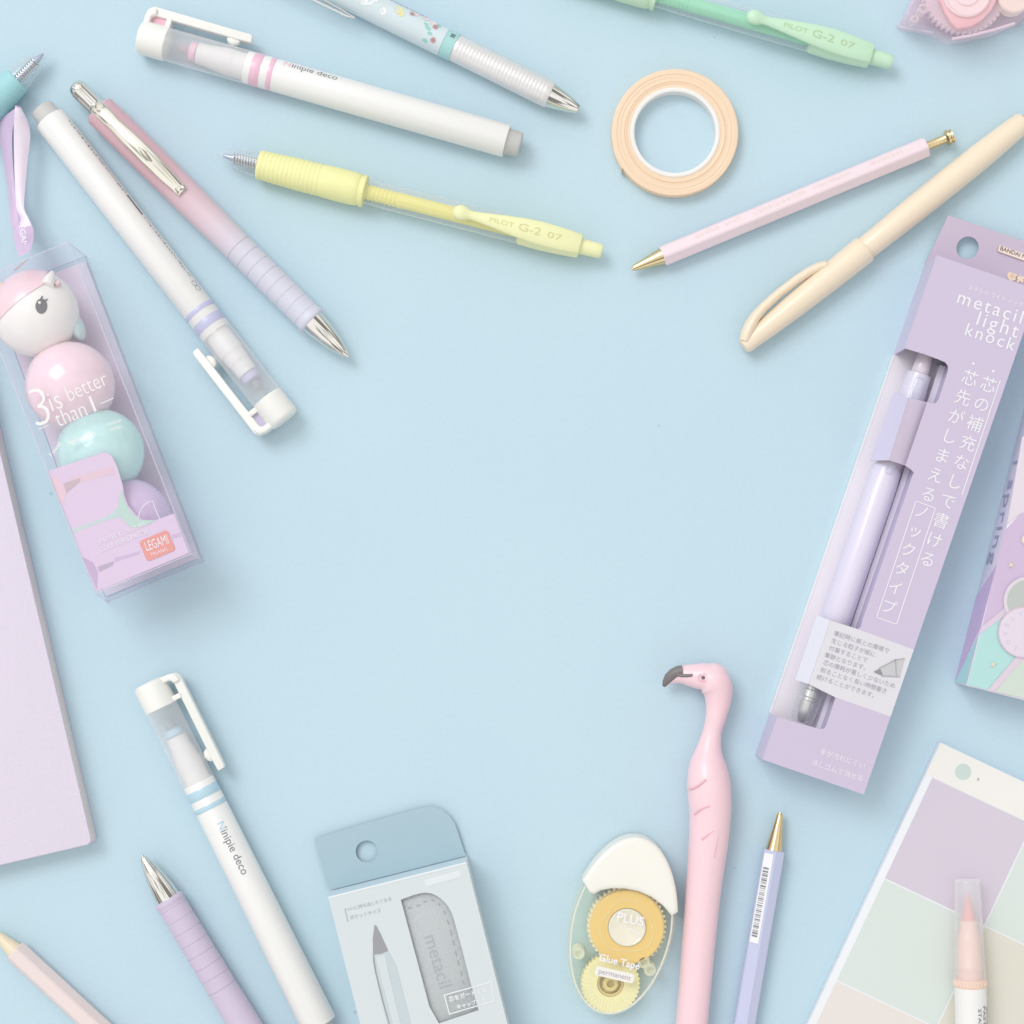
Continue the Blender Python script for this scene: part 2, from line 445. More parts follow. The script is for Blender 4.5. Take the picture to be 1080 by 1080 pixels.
# ---------------------------------------------------------------- clear-barrel gel pens
GELGRP = 'gel pens with coloured rubber grips and clear tips'
def gel_pen(label, A, B, grip, core, clipc, gripscale=1.0, full=True):
    r = 16.5
    T, L = pen('gel_pen', label, 'gel pen', A, B, r, GELGRP)
    zc = r
    mg = mat('rubber_grip', grip, 0.55, vary=0.01, sss=0.0)
    mc = mat('refill_core', core, 0.5); mp = mat('clip_plastic', clipc, 0.4, coat=0.1)
    T.part('clear_tip', Shape().lathe([(0, 1.8), (1, 3.0), (3, 3.8), (14, 7.0), (19, 9.4), (21, 10.0), (34, 12.2), (45, 13.6)], zc, caps=(True, False)), M['clear'])
    T.part('metal_point', Shape().lathe([(6, 0.9), (9, 2.0), (15, 3.4), (19, 4.2), (20, 3.2), (50, 3.2)], zc, seg=24), mat('steel_point', (190, 200, 220), 0.3, metal=0.7))
    path = []
    for i in range(0, 9 * 14 + 1):
        a = 2 * PI * i / 14
        path.append((18 + 27 * i / (9 * 14), 5.6 * math.cos(a), zc + 5.6 * math.sin(a)))
    T.part('spring', Shape().tube(path, 0.7, seg=6), mat('spring_wire', (232, 226, 220), 0.25, metal=0.8))
    prof = [(45, 12), (45.3, 14.4), (46.5, 15.3)]
    for i in range(14):
        s_ = 50 + i * 4.7
        rr = 15.6 + 1.3 * min(1, i / 8)
        prof += [(s_, rr), (s_ + 1.0, rr - 0.42), (s_ + 1.9, rr - 0.42), (s_ + 2.9, rr)]
    prof += [(122, 17.3), (135, 17.5), (148, 17.3), (154, 16.8), (155, 15.9), (156.5, 15.8), (157.2, 16.9), (160.5, 16.9), (161.3, 15.9), (161.5, 13.2)]
    T.part('grip', Shape().lathe(prof, zc), mg)
    T.part('clear_barrel', Shape().lathe([(160, 12.6), (190, 13.2), (260, 13.6), (333, 13.8)], zc, caps=(False, False)), M['clearbarrel'])
    prof = [(158, 8.0)]
    for i in range(8):
        s_ = 162 + i * 4.6; prof += [(s_, 8.2), (s_ + 1.2, 7.4), (s_ + 2.2, 7.4), (s_ + 3.2, 8.2)]
    prof += [(203, 8.2), (206, 7.9), (335, 7.9)]
    T.part('ink_refill', Shape().lathe(prof, zc, seg=32), mc)
    cap = T.part('clip_cap', Shape().lathe([(328, 12.4), (329, 13.6), (332, 14.4), (352, 14.9), (375, 14.2), (393, 12.9), (395, 12.2), (395.4, 10)], zc), mp)
    secs = [(257, 0, zc + 18.5, 1, 1), (258.5, 0, zc + 18.5, 4.6, 3.6), (262, 0, zc + 18.5, 7.2, 5.2), (266, 0, zc + 18.5, 7.9, 5.6), (270, 0, zc + 18.2, 7.2, 4.9), (274, 0, zc + 17.6, 5.2, 3.6),
            (279, 0, zc + 17.4, 4.6, 3), (290, 0, zc + 17.6, 6, 3.2), (310, 0, zc + 17.6, 8.6, 3.6), (330, 0, zc + 16.6, 11, 4.4), (350, 0, zc + 14.6, 12.6, 5.0), (372, 0, zc + 12.2, 12.2, 4.6), (392, 0, zc + 9.6, 10.6, 4.2), (395, 0, zc + 9, 9.6, 3.4)]
    T.part('clip', Shape().loft(secs, seg=36), mp, cap, smooth=60)
    def top(x, y):
        for a, b in zip(secs, secs[1:]):
            if a[0] <= x <= b[0]:
                t = (x - a[0]) / (b[0] - a[0]); z_ = a[2] + (b[2] - a[2]) * t; w_ = a[3] + (b[3] - a[3]) * t; h_ = a[4] + (b[4] - a[4]) * t
                return z_ + h_ * math.sqrt(max(0, 1 - (y / w_) ** 2)) + 0.2
        return zc + 18
    sh = Shape()
    for body, s0, size, ln in (('PILOT', 297, 7.5, 26), ('G-2', 328, 12, 24), ('07', 359, 9.5, 16)):
        V, F = glyphs(body, size, 0.01, 1.0, 1.2)
        x0 = min(v[0] for v in V); k = ln / (max(v[0] for v in V) - x0)
        P = [(s0 + (x - x0) * k, y * 0.95, top(s0 + (x - x0) * k, y)) for x, y in V]
        sh.add(P, F)
    T.part('lettering', sh, mat('gold_stamp', (int(clipc[0] * 0.86 + 14), int(clipc[1] * 0.9), int(clipc[2] * 0.82)), 0.35), cap)
    T.part('push_button', Shape().lathe([(390, 8.6), (412, 8.0), (417, 7.6), (418.6, 6.6), (419, 5)], zc, seg=40), mp)
    return T
gel_pen('pale yellow gel pen lying below the white marker with pink bands', (229, 162.5), (635.5, 265.5), (249, 247, 180), (253, 242, 140), (248, 248, 194))
gel_pen('mint green gel pen at the top edge above the peach tape roll', (538.5, -50), (941, 66), (208, 238, 208), (160, 232, 192), (206, 240, 210))
gel_pen('turquoise gel pen whose grip and clear tip enter at the upper left edge', (50, 52), (-245, 350), (168, 220, 226), (170, 222, 228), (175, 225, 228))

# ---------------------------------------------------------------- ringed grip pens
def grip_pen(label, A, B, stops, clip=True, full=404):
    r = 17.5
    T, L = pen('click_pen', label, 'pen', A, B, r, 'click pens with ringed rubber grips and steel tips')
    zc = r
    mb = mat('satin_rubber', (230, 220, 230), 0.42, ramp=stops, sheen=0.1)
    tip = [(0, 3.0), (1, 3.6), (8, 6.0), (18, 9.0), (30, 11.2), (42, 12.8), (52, 13.4)]
    T.part('steel_tip', Shape().lathe([(-3, 1.6), (0, 2.2)] + tip, zc, seg=64), M['chrome'])
    prof = [(50, 12), (50.4, 14.9), (52, 16.0), (55, 16.3), (57, 15.4)]
    for i in range(8):
        s_ = 61 + i * 14.2
        prof += [(s_ - 0.7, 15.6 + i * 0.06), (s_, 15.1 + i * 0.03), (s_ + 0.7, 15.6 + i * 0.06)]
    prof += [(185, 16.4), (230, 17.2), (290, 17.5), (365, 17.4), (366.4, 16.4), (366.5, 9)]
    T.part('body', Shape().lathe(prof, zc, seg=64), mb, smooth=28)
    T.part('push_button', Shape().lathe([(360, 10), (394, 10), (396, 10.3), (398, 10), (402, 8.8), (404.5, 6.2), (405.4, 3)], zc, seg=48), M['chrome'])
    if clip:
        cs = [(239, 0, zc + 19.0, 6.2, 1.6), (241, 0, zc + 19.6, 6.6, 2.6), (247, 0, zc + 20.4, 6.4, 2.4), (262, 0, zc + 21.8, 7.6, 2.2), (290, 0, zc + 23.4, 8.8, 2.4), (318, 0, zc + 22.6, 8.4, 2.6), (340, 0, zc + 20.6, 7.2, 2.8), (356, 0, zc + 18, 8.0, 3.4), (368, 0, zc + 12, 8.5, 4.5), (372, 0, zc + 9, 7.5, 4)]
        c = T.part('clip', Shape().loft(cs, seg=32), mat('pale_gold_steel', (246, 242, 230), 0.12, metal=1.0), smooth=50)
        T.part('clip_emblem', Shape().loft([(282, 0, zc + 25.2, 0.6, 0.8), (287, 0.8, zc + 25.6, 2.6, 0.8), (294, 0, zc + 25.4, 3.0, 0.9), (303, -0.6, zc + 24.9, 0.6, 0.8)], seg=12), mat('brushed_recess', (178, 172, 160), 0.3, metal=0.8), c)
    return T
grip_pen('rose pink click pen fading to lavender at its ringed grip', (365.5, 374.5), (79, 90.5),
         [(0, (222, 224, 240)), (150, (220, 218, 232)), (200, (228, 206, 216)), (270, (224, 184, 194)), (420, (222, 182, 192))])
grip_pen('lilac click pen with ringed grip and steel tip pointing up at the bottom edge', (151, 904.5), (360.6, 1250.5),
         [(0, (214, 200, 224)), (150, (214, 200, 222)), (300, (218, 206, 228)), (420, (218, 206, 228))])

# ---------------------------------------------------------------- printed pen with silver grip at the top edge
def printed_pen():
    r = 15.5
    T, L = pen('printed_pen', 'pale blue patterned pen with ribbed silver grip at the top edge', 'pen', (610.5, 115.5), (250, -63.5), r)
    zc = r
    T.part('steel_tip', Shape().lathe([(0, 4.6), (1, 5.2), (12, 8.6), (24, 11.4), (34, 13.2)], zc, seg=64), M['chrome'])
    prof = [(33, 12), (33.4, 13.4), (35, 13.9)]
    for i in range(26):
        s_ = 38 + i * 4.1; prof += [(s_, 14.0), (s_ + 1.2, 14.35), (s_ + 2.6, 14.0)]
    prof += [(146, 14.2), (147, 13)]
    T.part('grip', Shape().lathe(prof, zc, seg=56), mat('silver_grip', (240, 238, 238), 0.36, metal=0.35, vary=0.02), smooth=60)
    T.part('ring', Shape().lathe([(145.6, 13.6), (146, 14.8), (158, 15.1), (158.4, 14)], zc), mat('aqua_ring', (176, 222, 222), 0.4))
    T.part('barrel', Shape().lathe([(158, 14), (158.4, 15.1), (400, 15.5)], zc), mat('pale_aqua_film', (218, 232, 237), 0.3, coat=0.3, vary=0.04, vscale=150))
    shp = {}
    def blob(kind, col, s_, ph, rs, n=14, sq=1.0, jag=0.0):
        sh = shp.setdefault(kind, (Shape(), col))[0]
        V = []
        for i in range(n):
            a = 2 * PI * i / n; q_ = rs * (1 - (jag if i % 2 else 0))
            p = math.radians(ph) + q_ * sq * math.sin(a) / 15.3
            x = s_ + q_ * math.cos(a); rr = 15.35 + 0.4 * (x - 158) / 242 * 1.0 + 0.1
            V.append((x, rr * math.sin(p), zc + rr * math.cos(p)))
        sh.add(V, [tuple(range(n))])
    # a local +y is towards the lower left in the photo
    for k, (s_, ph, rs) in enumerate(((247, -6, 6), (241, -22, 4), (253, -20, 5), (250, 8, 4), (228, 10, 4), (300, 0, 6), (286, 20, 4))): blob('cloud_print', (243, 245, 247), s_, ph, rs)
    blob('moon_print', (240, 232, 176), 214, -24, 4.5); blob('moon_print', (240, 232, 176), 210, -14, 3.4)
    for s_, ph, rs in ((200, -38, 3.6), (172, -30, 4.0), (168, 24, 3.8), (236, -52, 2.5)): blob('flower_print', (196, 150, 150), s_, ph, rs, jag=0.45)
    for s_, ph, rs in ((178, -10, 3.2), (174, 6, 2.6), (176, 40, 3), (170, -48, 3), (182, -22, 2.2)): blob('leaf_print', (160, 214, 210), s_, ph, rs, sq=0.7)
    for s_, ph, rs in ((186, -52, 4), (197, -50, 4), (176, -44, 3.6)): blob('petal_print', (240, 226, 226), s_, ph, rs)
    for kind, (sh, col) in shp.items(): T.part(kind, sh, mat(kind, col, 0.5))
    sh = Shape(); x = 186
    while x < 262:
        wd = random.uniform(1, 2.6); V = []
        for s_, p in ((x, -66), (x + wd, -66), (x + wd, -60), (x, -60)):
            ph = math.radians(p); V.append((s_, 15.65 * math.sin(ph), zc + 15.65 * math.cos(ph)))
        sh.add(V, [(0, 1, 2, 3)]); x += wd + random.uniform(0.6, 1.6)
    for k in range(3):
        V = []
        for s_, p in ((149, -40 + k * 7), (154, -38 + k * 7), (154, -34 + k * 7), (149, -36 + k * 7)):
            ph = math.radians(p); V.append((s_, 15.3 * math.sin(ph), zc + 15.3 * math.cos(ph)))
        sh.add(V, [(0, 1, 2, 3)])
    T.part('fine_print', sh, M['ink_dark'])
    c = T.part('clip', Shape().prism([(252, 20.5), (256, 22.5), (262, 23.5), (330, 25), (400, 24), (400, 17), (330, 19.5), (275, 20), (258, 19)], zc + 6, zc + 9), M['clear'], bevel=0.8)
    T.part('clip_wire', Shape().tube([(253, 20.5, zc + 7.5), (262, 22.3, zc + 7.5), (330, 23.2, zc + 7.5), (400, 22.5, zc + 7.5)], 1.0, seg=8), M['chrome'], c)
    T.part('clip_wire', Shape().tube([(253, 20, zc + 8), (270, 18.5, zc + 8), (300, 17.5, zc + 8)], 0.8, seg=8), M['chrome'], c)
printed_pen()

# ---------------------------------------------------------------- hexagonal pencils
def hexbody(sh, s0, s1, r, zc, roll=0.0):
    e = 0.9
    n = 6
    pts = []
    for i in range(n):
        for da in (-5, 5):
            a = math.radians(30 + 60 * i + da) + roll
            pts.append(a)
    V = []; F = []
    for s_, k in ((s0, 0.93), (s0 + 1, 1), (s1 - 1, 1), (s1, 0.93)):
        for a in pts: V.append((s_, r * k * math.sin(a), zc + r * k * math.cos(a)))
    m_ = len(pts)
    for j in range(3):
        for i in range(m_):
            k = (i + 1) % m_; F.append((j * m_ + i, j * m_ + k, (j + 1) * m_ + k, (j + 1) * m_ + i))
    F += [tuple(reversed(range(m_))), tuple(3 * m_ + i for i in range(m_))]
    return sh.add(V, F)
def hex_pencil(label, A, B, col, r, body, tiplen, gold=True, tipcol=None, end=True, roll=0.0):
    ap = r * math.cos(math.radians(25)) if not roll else r * 0.975
    T, L = pen('hexagonal_pencil', label, 'mechanical pencil', A, B, ap, 'slim six-sided mechanical pencils')
    zc = ap
    T.ap = ap
    T.part('body', hexbody(Shape(), body[0], body[1], r, zc, math.radians(roll)), mat('lacquered_body', col, 0.33, coat=0.15), smooth=8)
    T.part('tip_cone', Shape().lathe([(-2, 1.5), (0, 2.2), (0.5, 3.2), (body[0] * 0.5, 6), (body[0] + 0.2, 9.0)], zc, seg=48), M['gold'] if tipcol is None else mat('cream_tip', tipcol, 0.4))
    if end:
        T.part('push_button', Shape().lathe([(body[1] - 1, 4.6), (L - 8, 4.6), (L - 7.6, 4.8), (L - 6, 8.2), (L - 4, 8.6), (L - 2.6, 6.6), (L - 1.6, 7.4), (L, 7.6), (L + 0.8, 5)], zc, seg=40), M['gold'])
    return T
T = hex_pencil('pale pink six-sided pencil with brass tip, lying above the cream felt pen', (668, 283), (1004, 143.5), (245, 226, 233), 11.3, (33, 334), 33, roll=16)
def foil(T, items, z, m):
    sh = Shape(); random.seed(3); tl = math.radians(18); zr = T.ap + 11.0
    for (x0, x1, hgt) in items:
        x = x0
        while x < x1:
            wd = random.uniform(1.2, 2.4); h_ = hgt * random.uniform(0.55, 1.0); y0 = -hgt / 2 + 1.2
            st = random.random()
            if st < 0.5:
                V = [(x, y0, z), (x + 0.55, y0, z), (x + 0.55, y0 + h_, z), (x, y0 + h_, z)]; sh.add(V, [(0, 1, 2, 3)])
                V = [(x + .5, y0 + h_ * .5, z), (x + wd, y0 + h_ * .5, z), (x + wd, y0 + h_ * .5 + .5, z), (x + .5, y0 + h_ * .5 + .5, z)]; sh.add(V, [(0, 1, 2, 3)])
            else:
                V = [(x, y0 + h_ - .5, z), (x + wd, y0 + h_ - .5, z), (x + wd, y0 + h_, z), (x, y0 + h_, z)]; sh.add(V, [(0, 1, 2, 3)])
                V = [(x + wd - .5, y0, z), (x + wd, y0, z), (x + wd, y0 + h_, z), (x + wd - .5, y0 + h_, z)]; sh.add(V, [(0, 1, 2, 3)])
            x += wd + 0.9
    sh.v = [(a, 3.3 + b * math.cos(tl), T.ap + 11.3 * math.cos(math.radians(25)) + 0.15 - 3.6 * 0 - (b + 0.0) * math.sin(tl) * 1.0 - 0.55) for a, b, c in sh.v]
    T.part('foil_print', sh, m)
foil(T, [(72, 98, 5), (104, 122, 5), (136, 166, 7.5), (170, 196, 6), (206, 246, 5), (270, 306, 4.5)], 2 * T.ap + 0.15, mat('foil_print', (232, 208, 196), 0.5))
T.part('scratch', Shape().tube([(136, -6.2, T.ap + 8.1), (143, -7.6, T.ap + 6.3), (144, -9.4, T.ap + 3.0)], 0.3, seg=6), mat('scratch', (205, 180, 190), 0.6))

T = hex_pencil('periwinkle six-sided pencil with brass tip and barcode sticker, right of the flamingo', (822.8, 858.5), (784.3, 1083), (206, 210, 238), 12.2, (38.5, 360), 38, end=False, roll=28)
ap, zc = T.ap, T.ap
# barcode sticker on the facet to the left of the top ridge
def facet(x, v, lift=0.2):
    """x along the pencil, v 0..1 across that facet"""
    a0, a1 = math.radians(-2 - 5), math.radians(-62 + 5)
    p0 = Vector((x, 12.2 * math.sin(a0), zc + 12.2 * math.cos(a0))); p1 = Vector((x, 12.2 * math.sin(a1), zc + 12.2 * math.cos(a1)))
    n = Vector((0, math.sin((a0 + a1) / 2), math.cos((a0 + a1) / 2)))
    return p0.lerp(p1, v) + n * lift
st = Shape(); a, b = 42, 137
st.add([facet(a, 0.0), facet(b, 0.0), facet(b, 1.0), facet(a, 1.0)], [(0, 1, 2, 3)])
lab = T.part('barcode_sticker', st, mat('sticker_paper', (247, 248, 251), 0.5), smooth=10)
bars = Shape(); random.seed(11); x = 57
while x < 131:
    wd = random.choice((0.5, 0.8, 1.3, 1.8))
    bars.add([facet(x, 0.24, 0.4), facet(x + wd, 0.24, 0.4), facet(x + wd, 0.86, 0.4), facet(x, 0.86, 0.4)], [(0, 1, 2, 3)])
    x += wd + random.choice((0.7, 1.0, 1.6))
T.part('barcode', bars, M['ink_grey'], lab)

hex_pencil('slim blush pencil with cream tip in the bottom left corner', (-8, 981), (130, 1108.5), (241, 224, 222), 12.4, (32, 300), 20, tipcol=(244, 228, 200), end=False)

# ---------------------------------------------------------------- cream sign pen
def cream_pen():
    r = 14.5
    T, L = pen('cream_felt_pen', 'cream felt pen with looped clip on its cap, lying above the lilac box', 'felt pen', (786, 364), (1080, 128), r)
    zc = r
    m = mat('cream_plastic', (250, 232, 207), 0.32, coat=0.25, vary=0.006)
    k = math.sqrt(2)
    T.part('barrel', Shape().lathe([(150, 10.5), (160, 12.2), (162, 12.6), (220, 14.0), (280, 14.6), (320, 14.2), (362, 12.4), (374, 11.6), (376, 10.8), (376.2, 7)], zc), m)
    T.part('end_plug', Shape().lathe([(374, 8.4), (377.5, 8.2), (378.4, 7)], zc, seg=32), mat('grey_plug', (168, 168, 166), 0.4))
    cap = T.part('cap', Shape().lathe([(-3, 5.8), (-2.2, 8), (0, 8.9), (3, 9.4), (10, 9.7), (30, 11.3), (70, 13.2), (115, 14.6), (150, 15.2), (160, 15.3), (161.4, 14.8), (162, 13.6), (162, 12)], zc), m)
    pth = []
    for x, y in ((1, 3.5), (8, 8.2), (16, 12.6), (26, 16.4), (38, 18.8), (60, 20.2), (84, 19.8), (100, 18.2), (111, 15.6), (118, 12.2)):
        pth.append((x, y, zc + 3))
    T.part('clip', Shape().tube(pth, [5.5, 6.6, 6.6, 5.9, 5.3, 4.9, 4.9, 5.0, 5.2, 5.2], seg=20, flat=1.5), m, cap)
cream_pen()

# ---------------------------------------------------------------- washi tape roll
def tape_roll():
    c = G(712, 139.5, 14)
    T = Thing('tape_roll', 'thin roll of peach paper tape with white core at the top centre', 'tape', (c.x, c.y), 0)
    prof = [(51, 0)]
    N = 12
    for i in range(N + 1):
        r = 66 - 0
    prof = [(47.2, 0.2), (66, 0.2), (66.4, 1), (66.4, 13.4), (65.8, 14)]
    rr = 65.8
    zz = 22
    random.seed(5)
    while rr > 48.8:
        st = random.choice((0.6, 0.9, 1.4)); rr -= st
        prof.append((max(rr, 47.4), 14 + random.choice((-0.5, -0.25, 0.0, 0.2, 0.4))))
    prof.append((47.2, 13.9))
    T.part('paper_tape', Shape().vlathe(prof, seg=128, closed=True), mat('peach_washi_tape', (249, 221, 192), 0.6, vary=0.02, bump=0.1, bscale=1200), smooth=50)
    te = [(66.3 * math.cos(math.radians(a)), 66.3 * math.sin(math.radians(a))) for a in range(196, 216, 2)]
    to = [(67.0 * math.cos(math.radians(a)), 67.0 * math.sin(math.radians(a))) for a in range(214, 195, -2)]
    T.part('tape_end', Shape().prism(te + [(69.5 * math.cos(math.radians(216)), 69.5 * math.sin(math.radians(216)))] + to, 1, 13.6), mat('peach_washi_end', (249, 226, 202), 0.6))
    T.part('core', Shape().vlathe([(42.6, 0.1), (47.1, 0.1), (47.1, 14.3), (46.4, 14.8), (43.4, 14.8), (42.6, 14.2)], seg=128, closed=True), mat('card_core', (246, 243, 240), 0.6), smooth=40)
tape_roll()

# ---------------------------------------------------------------- notebook
def notebook():
    h = 24
    c = G(103, 887, 0)
    T = Thing('notebook', 'pale lilac notebook with rounded corner at the left edge', 'notebook', (c.x, c.y), math.radians(13.2))
    mc = mat('lilac_leatherette', (229, 219, 235), 0.5, bump=0.6, bscale=1000, vary=0.012)
    mp = mat('page_edges', (244, 234, 228), 0.8, bump=0.3, bscale=3000)
    W_, L_ = 330, 700
    def outline(i, r): return arc(-i - r, i + r, r, -90, 0, 8) + [(-i, L_), (-W_, L_), (-W_, i)]
    T.part('back_cover', Shape().prism(outline(0, 6), 0.2, 3), mc, bevel=0.8)
    T.part('page_block', Shape().prism(outline(1.2, 6), 3, h - 3), mp)
    T.part('front_cover', Shape().prism(outline(0.4, 6), h - 3, h), mc, bevel=1.1, bseg=3)
notebook()

# ---------------------------------------------------------------- flamingo pen
def flamingo():
    c = G(742, 930, 0)
    T = Thing('flamingo_pen', 'pink flamingo pen with bent neck and dark beak tip', 'novelty pen', (c.x, c.y), 0)
    keys = [(727, 1100, 17, 17), (729.5, 1080, 17, 17), (735.5, 1010, 17.4, 17.4), (741.8, 940, 18.6, 18.6), (747, 890, 20.8, 20), (749, 860, 22, 21), (748.3, 840, 23, 22), (747.3, 824, 22.8, 22), (746.5, 806, 19.5, 20),
            (747.8, 790, 13.6, 19), (751, 772, 10, 19), (755, 756, 11, 20), (757.2, 742, 13.2, 20), (757, 728, 16, 21), (752, 718.5, 17.6, 22), (744, 714, 15, 22), (736, 713.2, 13.4, 21.5), (728, 712.2, 11.8, 20), (720, 711.5, 9.9, 19), (712, 713, 7.9, 18), (705.5, 717, 5.3, 17), (701, 722.5, 2.4, 16)]
    P = [Vector((a, b, r_, z_)) for a, b, r_, z_ in keys]
    out = []
    def cr(p0, p1, p2, p3, t):
        return 0.5 * ((2 * p1) + (p2 - p0) * t + (2 * p0 - 5 * p1 + 4 * p2 - p3) * t * t + (3 * p1 - p0 - 3 * p2 + p3) * t ** 3)
    for i in range(len(P) - 1):
        p0 = P[max(i - 1, 0)]; p3 = P[min(i + 2, len(P) - 1)]
        for k in range(4): out.append(cr(p0, P[i], P[i + 1], p3, k / 4))
    out.append(P[-1])
    path = [T.q(o[0], o[1], o[3]) for o in out]; rad = [o[2] * (H - o[3]) / H for o in out]
    body = T.part('body', Shape().tube(path, rad, seg=40), mat('flamingo_rubber', (255, 219, 227), 0.36, sss=0.1, coat=0.15, vary=0.012), smooth=60)
    # skull bump
    hd = T.q(753, 718, 21)
    T.part('crown_tuft', Shape().sphere(T.q(752, 716, 22), 16.6, sz=(1, 1, 0.95)), mat('flamingo_rubber', (255, 219, 227), 0.36, sss=0.1, coat=0.15, vary=0.012))
    n = len(path)
    T.part('beak_tip', Shape().tube([T.q(700.2, 723.6, 17), T.q(702, 719.5, 19), T.q(705.3, 714.8, 20.5), T.q(710, 711, 22), T.q(715, 708.6, 22.5), T.q(720.3, 707.6, 23)], [1.8, 3.6, 5.2, 5.9, 6.3, 6.2], seg=32), mat('beak_grey', (128, 122, 122), 0.4), smooth=60)
    T.part('beak_line', Shape().tube([T.q(714, 711.5, 27.4), T.q(719, 712.4, 28.8), T.q(725, 712.6, 30.8), T.q(730.5, 712, 33)], [1.8, 1.8, 1.7, 1.4], seg=10), mat('beak_grey', (128, 122, 122), 0.4))
    e = T.q(741.5, 714.6, 36.5)
    eye = T.part('eye', Shape().sphere(e, 2.0, seg=16, rings=10), mat('eye_paint', (120, 112, 118), 0.3))
    ring = []
    for i in range(25):
        a = 2 * PI * i / 24; x_, y_ = 741.5 + 5 * math.cos(a), 714.8 + 4.2 * math.sin(a)
        ring.append(T.q(x_, y_, 36.1 - (0.5 if math.cos(a) < 0 else -0.4)))
    T.part('eye_ring', Shape().tube(ring, 0.35, seg=6), mat('ring_paint', (240, 196, 208), 0.5), eye)
    cm = mat('crease_shade_pink', (243, 194, 206), 0.6)  # darker pink paints the shade of the engraved creases
    def crease(pts, w=0.95):
        q_ = []
        for (x, y) in pts:
            # nearest section of the body gives the surface height
            j = min(range(n), key=lambda i: abs(out[i][1] - y) + (1000 if out[i][1] < 800 else 0))
            o = out[j]; d = min(0.97, abs(x - o[0]) / o[2]); q_.append(T.q(x, y, o[3] + o[2] * math.sqrt(1 - d * d) - 0.1))
        T.part('feather_crease', Shape().tube(q_, w, seg=6), cm)
    crease([(726.5, 832), (730, 832), (736, 829), (741, 825), (744.5, 822)])
    crease([(732, 859), (737, 855), (743, 852), (748.5, 850)])
    crease([(740, 885.5), (746, 881), (752, 877), (758.5, 873)]); crease([(758.5, 873), (757, 884), (755, 895), (753, 905)])
flamingo()

# ---------------------------------------------------------------- oval tape dispenser
def gear(sh, cx, cy, r, teeth, depth, z0, z1, hole=0, mi=0):
    pts = []
    for i in range(teeth * 2):
        a0 = PI * i / teeth
        rr = r if i % 2 else r - depth
        pts.append((cx + rr * math.cos(a0 - 0.35 * PI / teeth), cy + rr * math.sin(a0 - 0.35 * PI / teeth)))
        pts.append((cx + rr * math.cos(a0 + 0.35 * PI / teeth), cy + rr * math.sin(a0 + 0.35 * PI / teeth)))
    n = len(pts)
    if not hole: return sh.prism(pts, z0, z1, mi)
    V = [(x, y, z) for z in (z0, z1) for x, y in pts]
    inn = [(cx + hole * math.cos(2 * PI * i / n - 0.35 * PI / teeth), cy + hole * math.sin(2 * PI * i / n - 0.35 * PI / teeth)) for i in range(n)]
    V += [(x, y, z) for z in (z0, z1) for x, y in inn]
    F = []
    for i in range(n):
        k = (i + 1) % n
        F += [(i, k, n + k, n + i), (2 * n + k, 2 * n + i, 3 * n + i, 3 * n + k), (n + i, n + k, 3 * n + k, 3 * n + i), (k, i, 2 * n + i, 2 * n + k)]
    return sh.add(V, F, mi)
